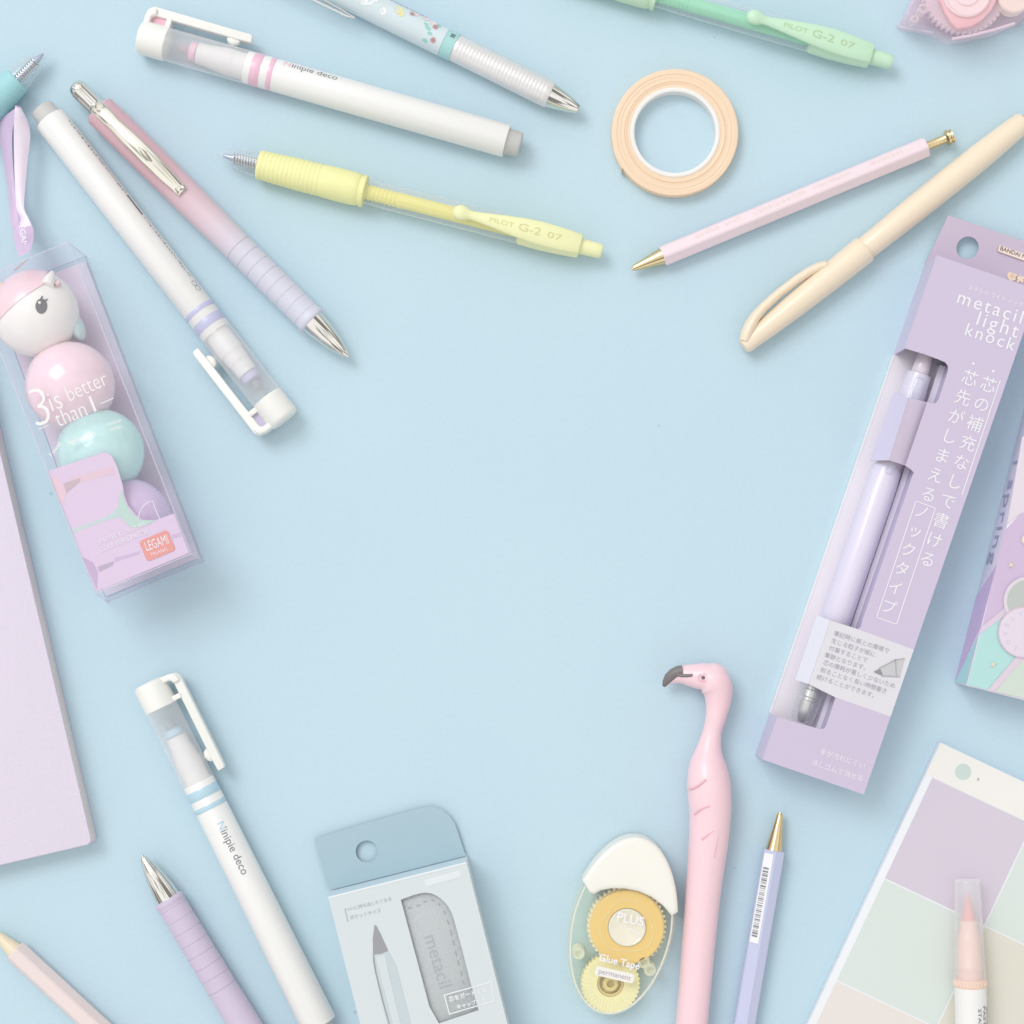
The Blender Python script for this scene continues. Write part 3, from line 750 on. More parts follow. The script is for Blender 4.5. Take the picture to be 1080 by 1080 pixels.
def dispenser():
    top = 46
    c = G(657, 979, top)
    T = Thing('tape_dispenser', 'oval clear glue tape dispenser with cream cover and yellow gear wheels', 'glue tape', (c.x, c.y), math.radians(-12.5))
    # own frame: x to the right, y up the long axis
    def egg(k=1.0, n=72):
        pts = []
        for i in range(n):
            a = 2 * PI * i / n
            x = 54.5 * math.cos(a); y = 95.5 * math.sin(a)
            x *= (1 - 0.08 * math.sin(a)) if y > 0 else 1.0
            y *= 0.96 if y > 0 else 1.0
            l = math.hypot(x, y)
            pts.append((x - x / l * (1 - k) * 50, y - y / l * (1 - k) * 50))
        return pts
    mclr = clear('pale_green_clear_plastic', tint=(253, 254, 250), milk=0.09, edge=0.4, milkcol=(252, 253, 244), gloss=0.8)
    E = egg(); n = len(E)
    # shell: rounded rim wall
    rings = [(0.95, 2), (1.0, 8), (1.0, 36), (0.97, 43), (0.93, top)]
    V = []; F = []
    for k, z in rings: V += [(x, y, z) for x, y in egg(k)]
    for j in range(len(rings) - 1):
        for i in range(n):
            F.append((j * n + i, j * n + (i + 1) % n, (j + 1) * n + (i + 1) % n, (j + 1) * n + i))
    F += [tuple(reversed(range(n))), tuple((len(rings) - 1) * n + i for i in range(n))]
    T.part('clear_shell', Shape().add(V, F), mclr, smooth=50)
    rim = [(x, y, top - 1.5) for x, y in egg(0.93)]; rim.append(rim[0])
    T.part('shell_rim', Shape().tube(rim, 0.9, seg=8), clear('rim_plastic', milk=0.7, edge=0.3, milkcol=(252, 250, 244)))
    # cream cover over the upper end
    lo = [T.q(*p, top)[:2] for p in ((622, 943), (627, 945), (634, 941), (645, 939), (659, 939), (674, 942), (688, 948), (700, 957), (709.5, 968))]
    up = [p for p in egg(1.0) if p[1] > 1]
    aL = T.q(622, 943, top); aR = T.q(709.5, 968, top)
    a0 = math.atan2(aR[1], aR[0]); a1 = math.atan2(aL[1], aL[0])
    ring = [p for p in egg(1.045, 110) if a0 + 0.02 < math.atan2(p[1], p[0]) < a1 - 0.02]
    ring.sort(key=lambda p: math.atan2(p[1], p[0]))
    pts = ring + [tuple(p) for p in lo]
    T.part('cover', Shape().prism(pts, 4, 51), mat('cream_cover', (249, 246, 237), 0.35, coat=0.3, vary=0.006), bevel=9, bseg=7, bang=50, smooth=50, babove=45)
    z1 = top - 6
    gc = T.q(661.5, 978.6, 30)
    big = T.part('large_gear', gear(Shape(), gc.x, gc.y, 41.5, 46, 2.2, 8, 28, hole=19), mat('pale_gear', (250, 242, 212), 0.4))
    T.part('tape_spool', Shape().vlathe([(20, 12), (38.5, 12), (38.5, 35), (37.5, 36), (20, 36)], gc.x, gc.y, closed=True, seg=72), mat('amber_spool', (249, 210, 124), 0.4, vary=0.03), big)
    hub = T.part('hub', Shape().vlathe([(19.5, 10), (19.5, 38), (18, 39.5), (16.5, 38.5), (0.5, 38)], gc.x, gc.y, seg=48), mat('hub_plastic', (250, 242, 230), 0.25, coat=0.4), big)
    tri = []
    for i in range(49):
        a = 2 * PI * i / 48; rr = 27 + 2.2 * math.cos(3 * (a + 0.35)); tri.append((gc.x + rr * math.cos(a), gc.y + rr * math.sin(a), 36.3))
    T.part('spool_ridge', Shape().tube(tri, 0.6, seg=6), mat('amber_ridge', (250, 228, 170), 0.35), big)
    T.part('hub_ring', Shape().tube([(gc.x + 18.6 * math.cos(2 * PI * i / 40), gc.y + 18.6 * math.sin(2 * PI * i / 40), 39) for i in range(41)], 0.7, seg=6), M['white'], hub)
    sc_ = T.q(644, 1038, 22)
    sm = T.part('small_gear', gear(Shape(), sc_.x, sc_.y, 31, 40, 1.4, 8, 26, hole=14), mat('butter_gear', (255, 245, 192), 0.45))
    rb = Shape()
    for i in range(40):
        a = 2 * PI * i / 40
        ca, sa = math.cos(a), math.sin(a)
        rb.tube([(sc_.x + 20 * ca, sc_.y + 20 * sa, 26.2), (sc_.x + 27.5 * ca, sc_.y + 27.5 * sa, 26.2)], 0.7, seg=5)
    T.part('gear_ribs', rb, mat('butter_rib', (255, 250, 214), 0.4), sm)
    T.part('small_hub', Shape().vlathe([(13.8, 8), (13.8, 22), (11.5, 22), (11.5, 14), (8, 14), (8, 27), (7, 28), (4, 28), (4, 20), (1, 20)], sc_.x, sc_.y, seg=40), mat('gold_hub', (236, 216, 150), 0.3), sm)
    for px, py in ((610.5, 1006.5), (686, 1024), (679.5, 1016)):
        g_ = T.q(px, py, 30)
        T.part('peg', Shape().vlathe([(6.5, 4), (6.5, 34), (5.5, 36), (3.6, 36), (3.2, 30), (0.5, 30)], g_.x, g_.y, seg=24), clear('peg_plastic', milk=0.6, milkcol=(255, 255, 236)))
    T.text('PLUS', 665.5, 972, top, 8.5, 12, M['white_print'], weight=0.012, fit=28, name='maker_lettering')
    T.o.scale = (1, 1, 0.74)
    T.text('Whiper', 669, 984, top, 7, 20, M['white_print'], fit=16, name='script_lettering')
    T.text('Glue Tape', 654, 1017, top, 8, 13, M['white_print'], weight=0.02, fit=43, name='title_lettering')
    a = math.radians(13)
    pill = [(649 + x * math.cos(a) - y * math.sin(a), 1030.5 + x * math.sin(a) + y * math.cos(a)) for x, y in rrect(-21, 21, -5, 5, 3)]
    pl = T.plate(pill, top, mat('white_tag', (247, 244, 236), 0.5), name='name_tag')
    T.text('permanent', 649, 1030.5, top + 0.4, 7, 13, mat('violet_print', (190, 180, 200), 0.6), pl, fit=34)
dispenser()

# ---------------------------------------------------------------- heart tape dispenser top right
def heart_tape():
    top = 40
    c = G(1012, 0, top)
    T = Thing('correction_tape', 'clear pink rounded tape dispenser cut off by the top right corner', 'correction tape', (c.x, c.y), 0)
    mclr = clear('pink_clear_plastic', tint=(254, 250, 252), milk=0.16, edge=0.4, milkcol=(254, 240, 248), rough=0.08, gloss=0.9)
    out = [(946, 27), (947.5, 23.5), (954, 16), (958, 5), (966, -10), (985, -45), (1030, -70), (1078, -50), (1098, -14), (1094, 12), (1078, 25), (1056, 33), (1030, 39.5), (1010, 42), (1004, 43), (999, 41), (990, 37), (972, 34), (952, 31)]
    T.part('lower_shell', Shape().prism(T.qs(out, 8), 1, 7), mclr, bevel=1.6, bseg=3)
    inner = [(956, 14), (960, 4), (968, -10), (987, -43), (1030, -66), (1074, -48), (1093, -14), (1089, 9), (1074, 22), (1050, 31), (1026, 36), (1008, 38.5), (1000, 36), (984, 28), (966, 24), (958, 21)]
    T.part('upper_shell', Shape().prism(T.qs(inner, top), 9, top), mclr, bevel=2.2, bseg=3)
    g = T.q(1018, -10, 26)
    gr = T.part('toothed_wheel', gear(Shape(), g.x, g.y, 44, 46, 2.6, 14.5, 24, hole=12), clear('pale_pink_gear', milk=0.6, milkcol=(255, 240, 245), tint=(253, 250, 252)))
    hp = [(1009, 30), (1003, 23), (996, 11), (990, -4), (988, -20), (996, -36), (1018, -42), (1042, -36), (1054, -20), (1053, -4), (1046, 10), (1036, 21), (1024, 28)]
    T.part('pink_plate', Shape().prism(T.qs(hp, 32), 24.2, 32), mat('coral_pink_plate', (252, 200, 204), 0.4), gr, bevel=1)
    hb = T.q(1020, -8, 36)
    T.part('hub', Shape().vlathe([(25, 32.2), (25, 35), (23.5, 36), (21, 34), (14, 34), (13, 36), (3, 36)], hb.x, hb.y, seg=56), mat('pale_hub', (254, 234, 232), 0.3, coat=0.3), gr)
    for px, py, r_ in ((964, 21, 4), (973, 10, 5)):
        q_ = T.q(px, py, 26); T.part('peg', Shape().vlathe([(r_, 15), (r_, 30), (r_ * .6, 30), (r_ * .6, 24), (0.4, 24)], q_.x, q_.y, seg=20), clear('peg_plastic', milk=0.5, milkcol=(246, 236, 238)))
    p_ = T.q(1070, -4, 30)
    T.part('peach_wheel', Shape().vlathe([(17, 14.5), (17, 29), (15.5, 30.5), (3, 30.5)], p_.x, p_.y, seg=48), mat('peach_wheel', (255, 238, 224), 0.4))
    edge = [(1004, 41), (1024, 37.5), (1048, 31.5), (1070, 24.5)]
    T.part('shell_seam', Shape().tube([T.q(a, b, top) for a, b in edge], 1.4, seg=8), clear('seam_plastic', milk=0.6, milkcol=(253, 230, 242)))
    T.part('shell_seam', Shape().tube([T.q(a, b, 15) for a, b in ((948, 28), (970, 32), (984, 34.5))], 1.0, seg=8), clear('seam_plastic', milk=0.7, milkcol=(238, 236, 248)))
    T.text('S', 1018, 0, 36, 12, 0, M['white_print'], weight=0.02)
heart_tape()

# ---------------------------------------------------------------- lilac window box with pencil
MB_LIL = mat('lilac_card', (211, 198, 222), 0.5, vary=0.008)
def window_box():
    h = 58
    bl, br, tl = G(804, 801, h), G(911, 838, h), G(988, 269, h)
    d = br - bl
    T = Thing('window_box', 'lilac pencil box with a cut-out window and white Japanese writing at the right side', 'box', (bl.x, bl.y), math.atan2(d.y, d.x))
    W_ = d.length
    tlq = T.q(988, 269, h); brq = T.q(911, 838, h)
    LN = tlq.y
    front_c = MB_LIL
    inner_c = mat('lilac_card_inside', (242, 236, 246), 0.6)
    side_c = mat('lilac_card_side', (217, 210, 236), 0.5)
    sh_ = lambda pts: T.qs(pts, h)
    fp = [(0, 0), (W_, 0), (W_, LN), (0, LN)]
    def corner(pts, r):  # pull a rounded inner corner
        return pts
    n1 = sh_([(955, 367.5), (975, 373.5), (990, 379), (997, 382), (1000, 386), (1000, 390), (998, 397), (990, 421), (987, 425), (983, 425.6), (978, 424.3)])
    n2 = sh_([(955, 491), (957, 492.5), (960, 494.5), (964, 498), (962, 503), (909, 656), (908, 661), (905, 663.5), (900, 662), (876, 654.5)])
    n3 = sh_([(853, 721.5), (876, 730), (881, 733), (881, 737), (871, 766), (868, 769), (863, 768.5), (819.5, 756)])
    n1[0] = (0, n1[0][1]); n3[-1] = (0, n3[-1][1])
    outline = [(0, 0), (W_, 0), (W_, LN), (0, LN)] + n1 + n2 + n3
    fr = T.part('front_panel', Shape().prism(outline, h - 1.6, h), front_c)
    T.part('back_panel', Shape().box(0, W_, 0, LN, 0.3, 1.6), inner_c)
    T.part('inner_floor', Shape().box(0.3, W_ - 1.5, n3[-1][1] - 20, n1[0][1] + 20, 1.7, 9), mat('lilac_insert_and_filler', (245, 239, 248), 0.6))
    T.part('cut_edge', Shape().box(-0.9, 0.2, n3[-1][1] + 1, n1[0][1] - 1, 0.4, 9.6), mat('cut_card_white', (252, 250, 252), 0.6))
    yA, yB = n1[0][1], n3[-1][1]
    T.part('left_side', Shape().box(0, 1.4, yA, LN, 1.6, h - 1.6), side_c)
    T.part('left_side', Shape().box(0, 1.4, 0, yB, 1.6, h - 1.6), side_c)
    T.part('right_side', Shape().box(W_ - 1.4, W_, 0, LN, 1.6, h - 1.6), side_c)
    T.part('bottom_end', Shape().box(1.4, W_ - 1.4, 0, 1.4, 1.6, h - 1.6), side_c)
    T.part('top_end', Shape().box(1.4, W_ - 1.4, LN - 1.4, LN, 1.6, h - 1.6), side_c)
    # bright score line along the front edge
    # inner flap hanging from the right edge of the window
    fx = n2[5][0] + 1.5
    T.part('inner_flap', Shape().box(fx, fx + 1.2, yB - 12, yA + 4, 4, h - 2), side_c)
    e0, e1 = T.q(990.9, 384.5, 28), T.q(858.9, 771.5, 28)
    T.part('gap_filler', Shape().prism([(e0.x + 0.5, e0.y), (fx - 0.2, e0.y), (fx - 0.2, e1.y), (e1.x + 0.5, e1.y)], 9, 28), mat('lilac_insert_and_filler', (244, 238, 250), 0.6))  # filler ledge, added to brighten the dark gap beside the pencil
    # straps folded down to the left
    a, b = T.q(958.5, 419.5, h), T.q(938, 485.5, h)
    c_, d_ = T.q(978, 424.3, h - 7), T.q(955, 491, h - 7)
    T.part('strap_slope', Shape().solid([(a.x, a.y, h - 1.2), (c_.x, c_.y, h - 8.2), (d_.x, d_.y, h - 8.2), (b.x, b.y, h - 1.2)], [(a.x, a.y, h), (c_.x, c_.y, h - 7), (d_.x, d_.y, h - 7), (b.x, b.y, h)]), mat('lilac_card_slope', (219, 206, 226), 0.4), smooth=10)
    lo_a, lo_b = T.q(943, 414.5, 34), T.q(919, 486, 34)
    T.part('strap_fold', Shape().solid([(lo_a.x, lo_a.y, 34), (a.x, a.y, h - .3), (b.x, b.y, h - .3), (lo_b.x, lo_b.y, 34)], [(lo_a.x - 1, lo_a.y, 35), (a.x - .2, a.y, h + .1), (b.x - .2, b.y, h + .1), (lo_b.x - 1, lo_b.y, 35)]), side_c)
    a, b = T.q(876, 654.5, h), T.q(853, 721.5, h)
    lo_a, lo_b = T.q(862.5, 649, 34), T.q(839.5, 717, 34)
    T.part('strap_fold', Shape().solid([(lo_a.x, lo_a.y, 34), (a.x, a.y, h - .3), (b.x, b.y, h - .3), (lo_b.x, lo_b.y, 34)], [(lo_a.x - 1, lo_a.y, 35), (a.x - .2, a.y, h + .1), (b.x - .2, b.y, h + .1), (lo_b.x - 1, lo_b.y, 35)]), mat('label_side', (238, 236, 246), 0.5))
    # hanging flap with round hole
    hc = T.q(1019.7, 262, 6)
    f0 = [T.q(977, 272.5, 2), T.q(977 + 0, 272.5, 2)]
    fl = [(0.5, LN - 0.2), (W_, LN - 0.2)]
    tlc = T.q(1000, 227, 14)
    th = tlc.y
    o_ = [(0.2, LN), (W_, LN), (W_, th), (tlc.x, th)]
    N_ = 40
    hr = 11.5
    # ring quads between hole and rectangle
    V = []; F = []
    corners = o_
    def ray_hit(a):
        dx, dy = math.cos(a), math.sin(a); best = None
        for i in range(4):
            x1, y1 = corners[i]; x2, y2 = corners[(i + 1) % 4]
            den = dx * (y2 - y1) - dy * (x2 - x1)
            if abs(den) < 1e-9: continue
            t = ((x1 - hc.x) * (y2 - y1) - (y1 - hc.y) * (x2 - x1)) / den
            u = ((x1 - hc.x) * dy - (y1 - hc.y) * dx) / den
            if t > 0 and -1e-6 <= u <= 1 + 1e-6 and (best is None or t < best): best = t
        return (hc.x + dx * best, hc.y + dy * best)
    angs = sorted([2 * PI * i / N_ for i in range(N_)] + [math.atan2(y - hc.y, x - hc.x) % (2 * PI) for x, y in corners])
    zf = lambda y: 1.8 + 11.5 * max(0, (y - LN) / (th - LN))
    m_ = len(angs)
    for lift in (0, 1.3):
        for a in angs: x, y = hc.x + hr * math.cos(a), hc.y + hr * math.sin(a); V.append((x, y, zf(y) + lift))
        for a in angs: x, y = ray_hit(a); V.append((x, y, zf(y) + lift))
    for i in range(m_):
        k = (i + 1) % m_
        F += [(i, k, m_ + k, m_ + i), (2 * m_ + i, 3 * m_ + i, 3 * m_ + k, 2 * m_ + k), (i, 2 * m_ + i, 2 * m_ + k, k), (m_ + i, m_ + k, 3 * m_ + k, 3 * m_ + i)]
    hang = T.part('hanging_flap', Shape().add(V, F), mat('lilac_flap', (211, 195, 214), 0.5), smooth=20)
    # maker tag on the flap
    def rot(cx, cy, pts, deg): a = math.radians(deg); return [(cx + x * math.cos(a) - y * math.sin(a), cy + x * math.sin(a) + y * math.cos(a)) for x, y in pts]
    zt = zf(T.q(1066, 268, 8).y) + 1.35
    tg = T.part('maker_tag', Shape().prism(T.qs(rot(1078, 270, rrect(-27, 27, -4.6, 4.6, 2.2), 19.5), zt), zt + 0.1, zt + 0.6), mat('brown_outline', (196, 160, 150), 0.6), hang)
    T.part('tag_face', Shape().prism(T.qs(rot(1078, 270, rrect(-26.2, 26.2, -3.9, 3.9, 1.8), 19.5), zt), zt + 0.6, zt + 0.8), mat('tag_cream', (248, 236, 224), 0.6), tg)
    T.text('BANDAI NAMCO', 1077, 269.8, zt, 5.4, 19.5, mat('brown_print', (150, 110, 110), 0.6), hang, fit=47, weight=0.015, lift=1.05, name='tag_lettering')
    zz = zf(T.q(1070, 292, 4).y) + 1.4
    T.part('round_mark', Shape().prism(T.qs(arc(1067.5, 291, 5.2, 0, 345, 23), zz), zz, zz + 0.4), mat('pale_gold_mark', (248, 226, 196), 0.5), hang)
    T.part('round_mark', Shape().prism(T.qs(arc(1067.5, 291, 2.6, 0, 345, 23), zz), zz + .4, zz + 0.6), mat('pale_gold_mark2', (238, 205, 180), 0.5), hang)
    T.part('flower_mark', gear(Shape(), *T.q(1076, 294, zz)[:2], 5, 5, 2.2, zz, zz + 0.4), mat('pale_gold_mark', (248, 226, 196), 0.5), hang)
    wp = M['white_print']; A = 19.2
    # front writing
    T.text('metacil', 1044.5, 324.5, h, 22, 18.5, wp, fr, fit=69, name='title_lettering', spacing=1.22)
    T.text('light', 1052, 343, h, 22, 18.5, wp, fr, fit=44, name='title_lettering', spacing=1.22)
    T.text('knock', 1044, 356, h, 22, 18.5, wp, fr, fit=53, name='title_lettering', spacing=1.22)
    T.text('メタシル ライト ノック', 1050, 315.5 - 3, h, 4.6, 18.5, wp, fr, fit=58, name='reading_lettering')
    jp = Shape()
    def col(chars, p0, p1, size):
        n = len(chars)
        for i, ch in enumerate(chars):
            t = i / (n - 1); x = p0[0] + (p1[0] - p0[0]) * t; y = p0[1] + (p1[1] - p0[1]) * t
            T.text(ch, x, y, h, size, A, None, shape=jp)
    col('芯の補充なしで書ける', (1042, 407), (978, 591), 17)
    col('芯先がしまえる', (1022.5, 400), (979, 522.5), 17)
    col('ノックタイプ', (972, 541), (937, 641), 16)
    T.part('column_lettering', jp, wp, fr)
    dt = Shape()
    for x, y in ((1026.5, 383.5), (1047.5, 391.5)): q_ = T.q(x, y, h); dt.vlathe([(1.4, h + .1), (1.4, h + .5)], q_.x, q_.y, seg=12)
    def line(p, q_, w=0.9):
        a, b = T.q(*p, h), T.q(*q_, h); d_ = (b - a).normalized(); n_ = Vector((-d_.y, d_.x, 0)) * w / 2
        dt.prism([tuple((a + n_)[:2]), tuple((b + n_)[:2]), tuple((b - n_)[:2]), tuple((a - n_)[:2])], h + .1, h + .45)
    line((1055, 401), (1014.5, 522))
    bx = [(966, 528.5), (986.5, 536), (945.5, 658.5), (924.5, 651)]
    for i in range(4): line(bx[i], bx[(i + 1) % 4])
    T.part('rule_lines', dt, wp, fr)
    # pale label across the box
    lb = sh_([(876, 654.5), (900, 662), (965, 685.5), (939.5, 756), (881, 735.5), (853, 721.5)])
    lb[2] = (W_ - 0.1, lb[2][1]); lb[3] = (W_ - 0.1, lb[3][1])
    la = T.part('label_panel', Shape().prism(lb, h + .05, h + .3), mat('label_grey', (229, 226, 232), 0.55), fr)
    ls = mat('label_print', (176, 172, 186), 0.6)
    rows = ['筆記時に紙との摩擦で', '生じる粒子が紙に', '付着することで', '筆跡となります。', '芯の摩耗が著しく少ないため', '削ることなく長い時間書き', '続けることができます。']
    sm = Shape()
    x0, y0 = 880.5, 668.2
    for i, rw in enumerate(rows):
        V, F = glyphs(rw, 6.0)
        ln = (max(v[0] for v in V) - min(v[0] for v in V))
        a = math.radians(18.5)
        px = x0 - i * 2.75 + math.cos(a) * ln / 2; py = y0 + i * 7.75 + math.sin(a) * ln / 2
        T.text(rw, px, py, h, 6.0, 18.5, None, shape=sm, lift=0.6)
    T.part('small_lettering', sm, ls, la)
    tipm = mat('drawn_tip', (182, 182, 188), 0.6)
    T.plate([(921, 708.5), (928, 705), (931, 712), (927, 711.5)], h, mat('drawn_lead', (150, 150, 154), 0.6), la, name='tip_drawing', lift=0.6)
    T.plate([(928, 703.5), (944, 696), (954, 694.5), (949, 713.5), (930, 712.5), (927, 709)], h, mat('drawn_cone', (205, 204, 208), 0.6), la, name='tip_drawing', lift=0.4)
    T.plate([(943.5, 696), (944.8, 695.6), (946, 713), (944.6, 713)], h, tipm, la, name='tip_drawing', lift=0.8)
    T.plate([(927, 704.2), (943.8, 695.6), (954, 694), (954, 695), (944, 696.6), (927.4, 705.2)], h, tipm, la, name='tip_drawing', lift=0.8)
    T.plate([(929, 712.3), (949, 713.2), (949, 714.2), (929, 713.3)], h, tipm, la, name='tip_drawing', lift=0.8)
    T.text('手が汚れにくい', 888.5, 800.5, h, 7.8, 18.5, wp, fr, fit=48, name='foot_lettering')
    T.text('消しゴムで消せる', 883, 813, h, 7.8, 18.5, wp, fr, fit=55, name='foot_lettering')
    # the pencil inside
    zb = 13; r = 16.5
    Pn, L = pen('boxed_pencil', 'pale lavender mechanical pencil seen through the window of the lilac box', 'mechanical pencil', (975, 379), (843, 766), r, None, zb)
    zc = r
    mv = mat('pearl_lavender', (231, 224, 243), 0.28, coat=0.3, vary=0.01)
    Pn.part('barrel', Shape().lathe([(118, 11), (119, 13.8), (124, 15.4), (140, 16.4), (352, 16.4), (356, 15.4), (358, 12)], zc), mv)
    Pn.part('push_button', Shape().lathe([(-6, 5), (-5, 8), (4, 9), (20, 9.4), (22, 8)], zc, seg=40), mat('rose_white_plastic', (242, 230, 240), 0.25, coat=0.5))
    Pn.part('cap', Shape().lathe([(16, 10), (17, 12.6), (40, 13.6), (112, 14), (113, 12)], zc, seg=48), mv)
    Pn.part('clip', Shape().loft([(22, 0, zc + 13, 3.2, 2), (24, 0, zc + 14.5, 6, 2.6), (40, 0, zc + 16, 6.2, 2.4), (80, 0, zc + 17, 5.6, 2.2), (124, 0, zc + 17, 4.2, 2.2), (128, 0, zc + 16.6, 3, 2)]), M['clearbarrel'])
    Pn.part('neck_ring', Shape().lathe([(112, 12.5), (113, 13.9), (121, 13.9), (122, 12.5)], zc), mat('rose_ring', (232, 214, 226), 0.25, coat=0.5))
    Pn.part('clear_guard', Shape().lathe([(352, 15.4), (356, 16.2), (360, 14.8), (404, 12)], zc, caps=(False, False)), M['clear'])
    Pn.part('steel_collar', Shape().lathe([(356, 8.6), (364, 9), (365, 8), (368, 8), (369, 9.4), (376, 9.4), (377, 7.6), (380, 7.6), (381, 8.6), (388, 8.4), (400, 5.6), (404, 3)], zc, seg=40), mat('brushed_steel', (226, 224, 222), 0.28, metal=0.8))
window_box()

# ---------------------------------------------------------------- floral/geometric box at the right edge
def right_box():
    h = 52
    bl = G(1019, 723, h); d = G(1080, 738.5, h) - bl
    T = Thing('patterned_box', 'box with lilac, turquoise and sage shapes cut off by the right edge', 'box', (bl.x, bl.y), math.atan2(d.y, d.x))
    W_, LN = 190, 420
    tl = T.q(1080, 460, h)
    LN = 460
    T.part('body', Shape().box(0, W_, 0, LN, 0.3, h), mat('pale_lilac_card', (240, 232, 248), 0.4, coat=0.15), bevel=0.8)
    z = h
    top = []
    pr = [('lilac_area', (214, 192, 222), [(1059.5, 560), (1075, 543), (1130, 520), (1130, 640), (1063, 640), (1035.5, 662)]),
          ('pink_area', (233, 222, 232), [(1078, 461), (1130, 440), (1130, 519), (1075, 542), (1062, 553)]),
          ('turquoise_area', (184, 226, 224), [(1034.5, 667), (1062, 645), (1090, 650), (1074, 690), (1041, 728), (1020, 722)]),
          ('pink_stripe', (226, 208, 226), [(1034.5, 661.5), (1063, 638), (1068, 643), (1033.3, 669)]),
          ('sage_area', (213, 224, 213), [(1049, 729.5), (1078, 695), (1130, 690), (1130, 748)]),
          ('pink_stripe', (226, 210, 226), [(1041, 728), (1072, 692), (1080, 694), (1048, 730)])]
    for k, (nm, c_, pts) in enumerate(pr):
        T.plate(pts, z, mat(nm, c_, 0.42, coat=0.15), name=nm, lift=0.05 + 0.25 * k, t=0.22)
    ring = lambda cx, cy, r_: arc(cx, cy, r_, 0, 354, 59)
    T.plate(ring(1084, 634, 26), z, mat('ring_print', (228, 220, 226), 0.45), name='ring_print', lift=1.7)
    T.plate(ring(1084, 634, 22.5), z, mat('grey_disc', (196, 200, 198), 0.5), name='grey_disc', lift=1.95)
    T.plate(ring(1079, 667, 27), z, mat('ring_print_rose', (222, 200, 216), 0.45), name='badge', lift=2.2)
    bd = T.plate(ring(1079, 667, 25.6), z, mat('badge_face', (232, 220, 234), 0.45), name='badge', lift=2.45)
    sh = Shape()
    for i, ch in enumerate('LOVELY ART '):
        a = math.radians(120 + i * 28); T.text(ch, 1079 + 19 * math.cos(a), 667 + 19 * math.sin(a), z, 7, math.degrees(a) + 90, None, shape=sh, lift=2.8)
    T.part('badge_lettering', sh, mat('badge_print', (216, 198, 218), 0.5), bd)
    for x, y in ((1066, 596), (1047, 701)):
        q_ = T.q(x, y, z); T.part('star_print', Shape().prism([(q_.x + (4.6 if i % 2 else 1.1) * math.cos(PI * i / 4), q_.y + (4.6 if i % 2 else 1.1) * math.sin(PI * i / 4)) for i in range(8)], z + 1.6, z + 1.9), mat('star_print', (240, 228, 206), 0.5))
    q_ = T.q(1080, 567, z)
    T.plate(ring(1082, 569, 5), z, mat('cream_dot', (238, 230, 214), 0.5), name='dot_print', lift=1.7)
    # side face colouring: lower left side
    def side(pts, c_, nm, t):
        # pts: (distance up the box, height)
        V = [(-t, y, z_) for y, z_ in pts]; V2 = [(-t - 0.15, y, z_) for y, z_ in pts]
        T.part(nm, Shape().solid(V, V2), mat(nm, c_, 0.42, coat=0.15))
    side([(2, 1), (62, 51), (128, 51), (95, 1)], (218, 190, 230), 'side_lilac', 0.1)
    side([(1, 3), (1, 51), (54, 51)], (188, 236, 236), 'side_turquoise', 0.3)
    # the word running up the side
    V, F = glyphs('i spring', 30, 0.0, 1.1)
    x0 = min(v[0] for v in V); k = 112 / (max(v[0] for v in V) - x0)
    P = [(-0.45, 240 - (x - x0) * k, 25 + y * 1.15) for x, y in V]
    T.part('side_lettering', Shape().add(P, F), mat('grey_blue_print', (168, 174, 206), 0.5))
right_box()

# ---------------------------------------------------------------- colour card
def colour_card():
    h = 12
    c = G(850, 1080, 0)
    cc = G(992, 783, h); e = G(1080, 824.5, h); d = e - cc
    T = Thing('colour_card', 'white card with pastel squares in the bottom right corner', 'card', (cc.x, cc.y), math.atan2(d.y, d.x))
    T.part('card', Shape().box(0, 300, -460, 0, 0.3, h), mat('white_board', (240, 242, 246), 0.5, vary=0.006), bevel=0.6)
    T.part('header', Shape().box(0.6, 299, -36.5, -0.6, h + 0.02, h + 0.25), mat('cream_paper', (244, 241, 236), 0.55))
    cols = [[(218, 208, 222), (222, 231, 226), (236, 228, 224), (226, 224, 232)], [(222, 231, 226), (228, 225, 212), (223, 232, 229), (236, 228, 224)], [(236, 228, 224), (218, 208, 222), (222, 231, 226), (228, 225, 212)]]
    names = ['square']
    for i in range(3):
        for j in range(4):
            x0 = 8 + i * 116.5; x1 = min(x0 + 114.8, 299); y1 = -37.2 - j * 118; y0 = max(y1 - 116.3, -459)
            if x1 - x0 < 10 or y1 - y0 < 10: continue
            c_ = cols[i][j]
            T.part('colour_square', Shape().box(x0, x1, y0, y1, h + 0.02, h + 0.25), mat('pastel_square', c_, 0.5, vary=0.006))
    T.part('round_mark', Shape().prism(T.qs(arc(1015.7, 814, 8.6, 0, 350, 35), h), h + .3, h + .5), mat('sage_dot', (206, 222, 216), 0.5))
    T.text('2', 1031.5, 822, h, 5, 25, M['ink_dark'], weight=0.02, sy=0.7)
    return h
CARD_H = colour_card()

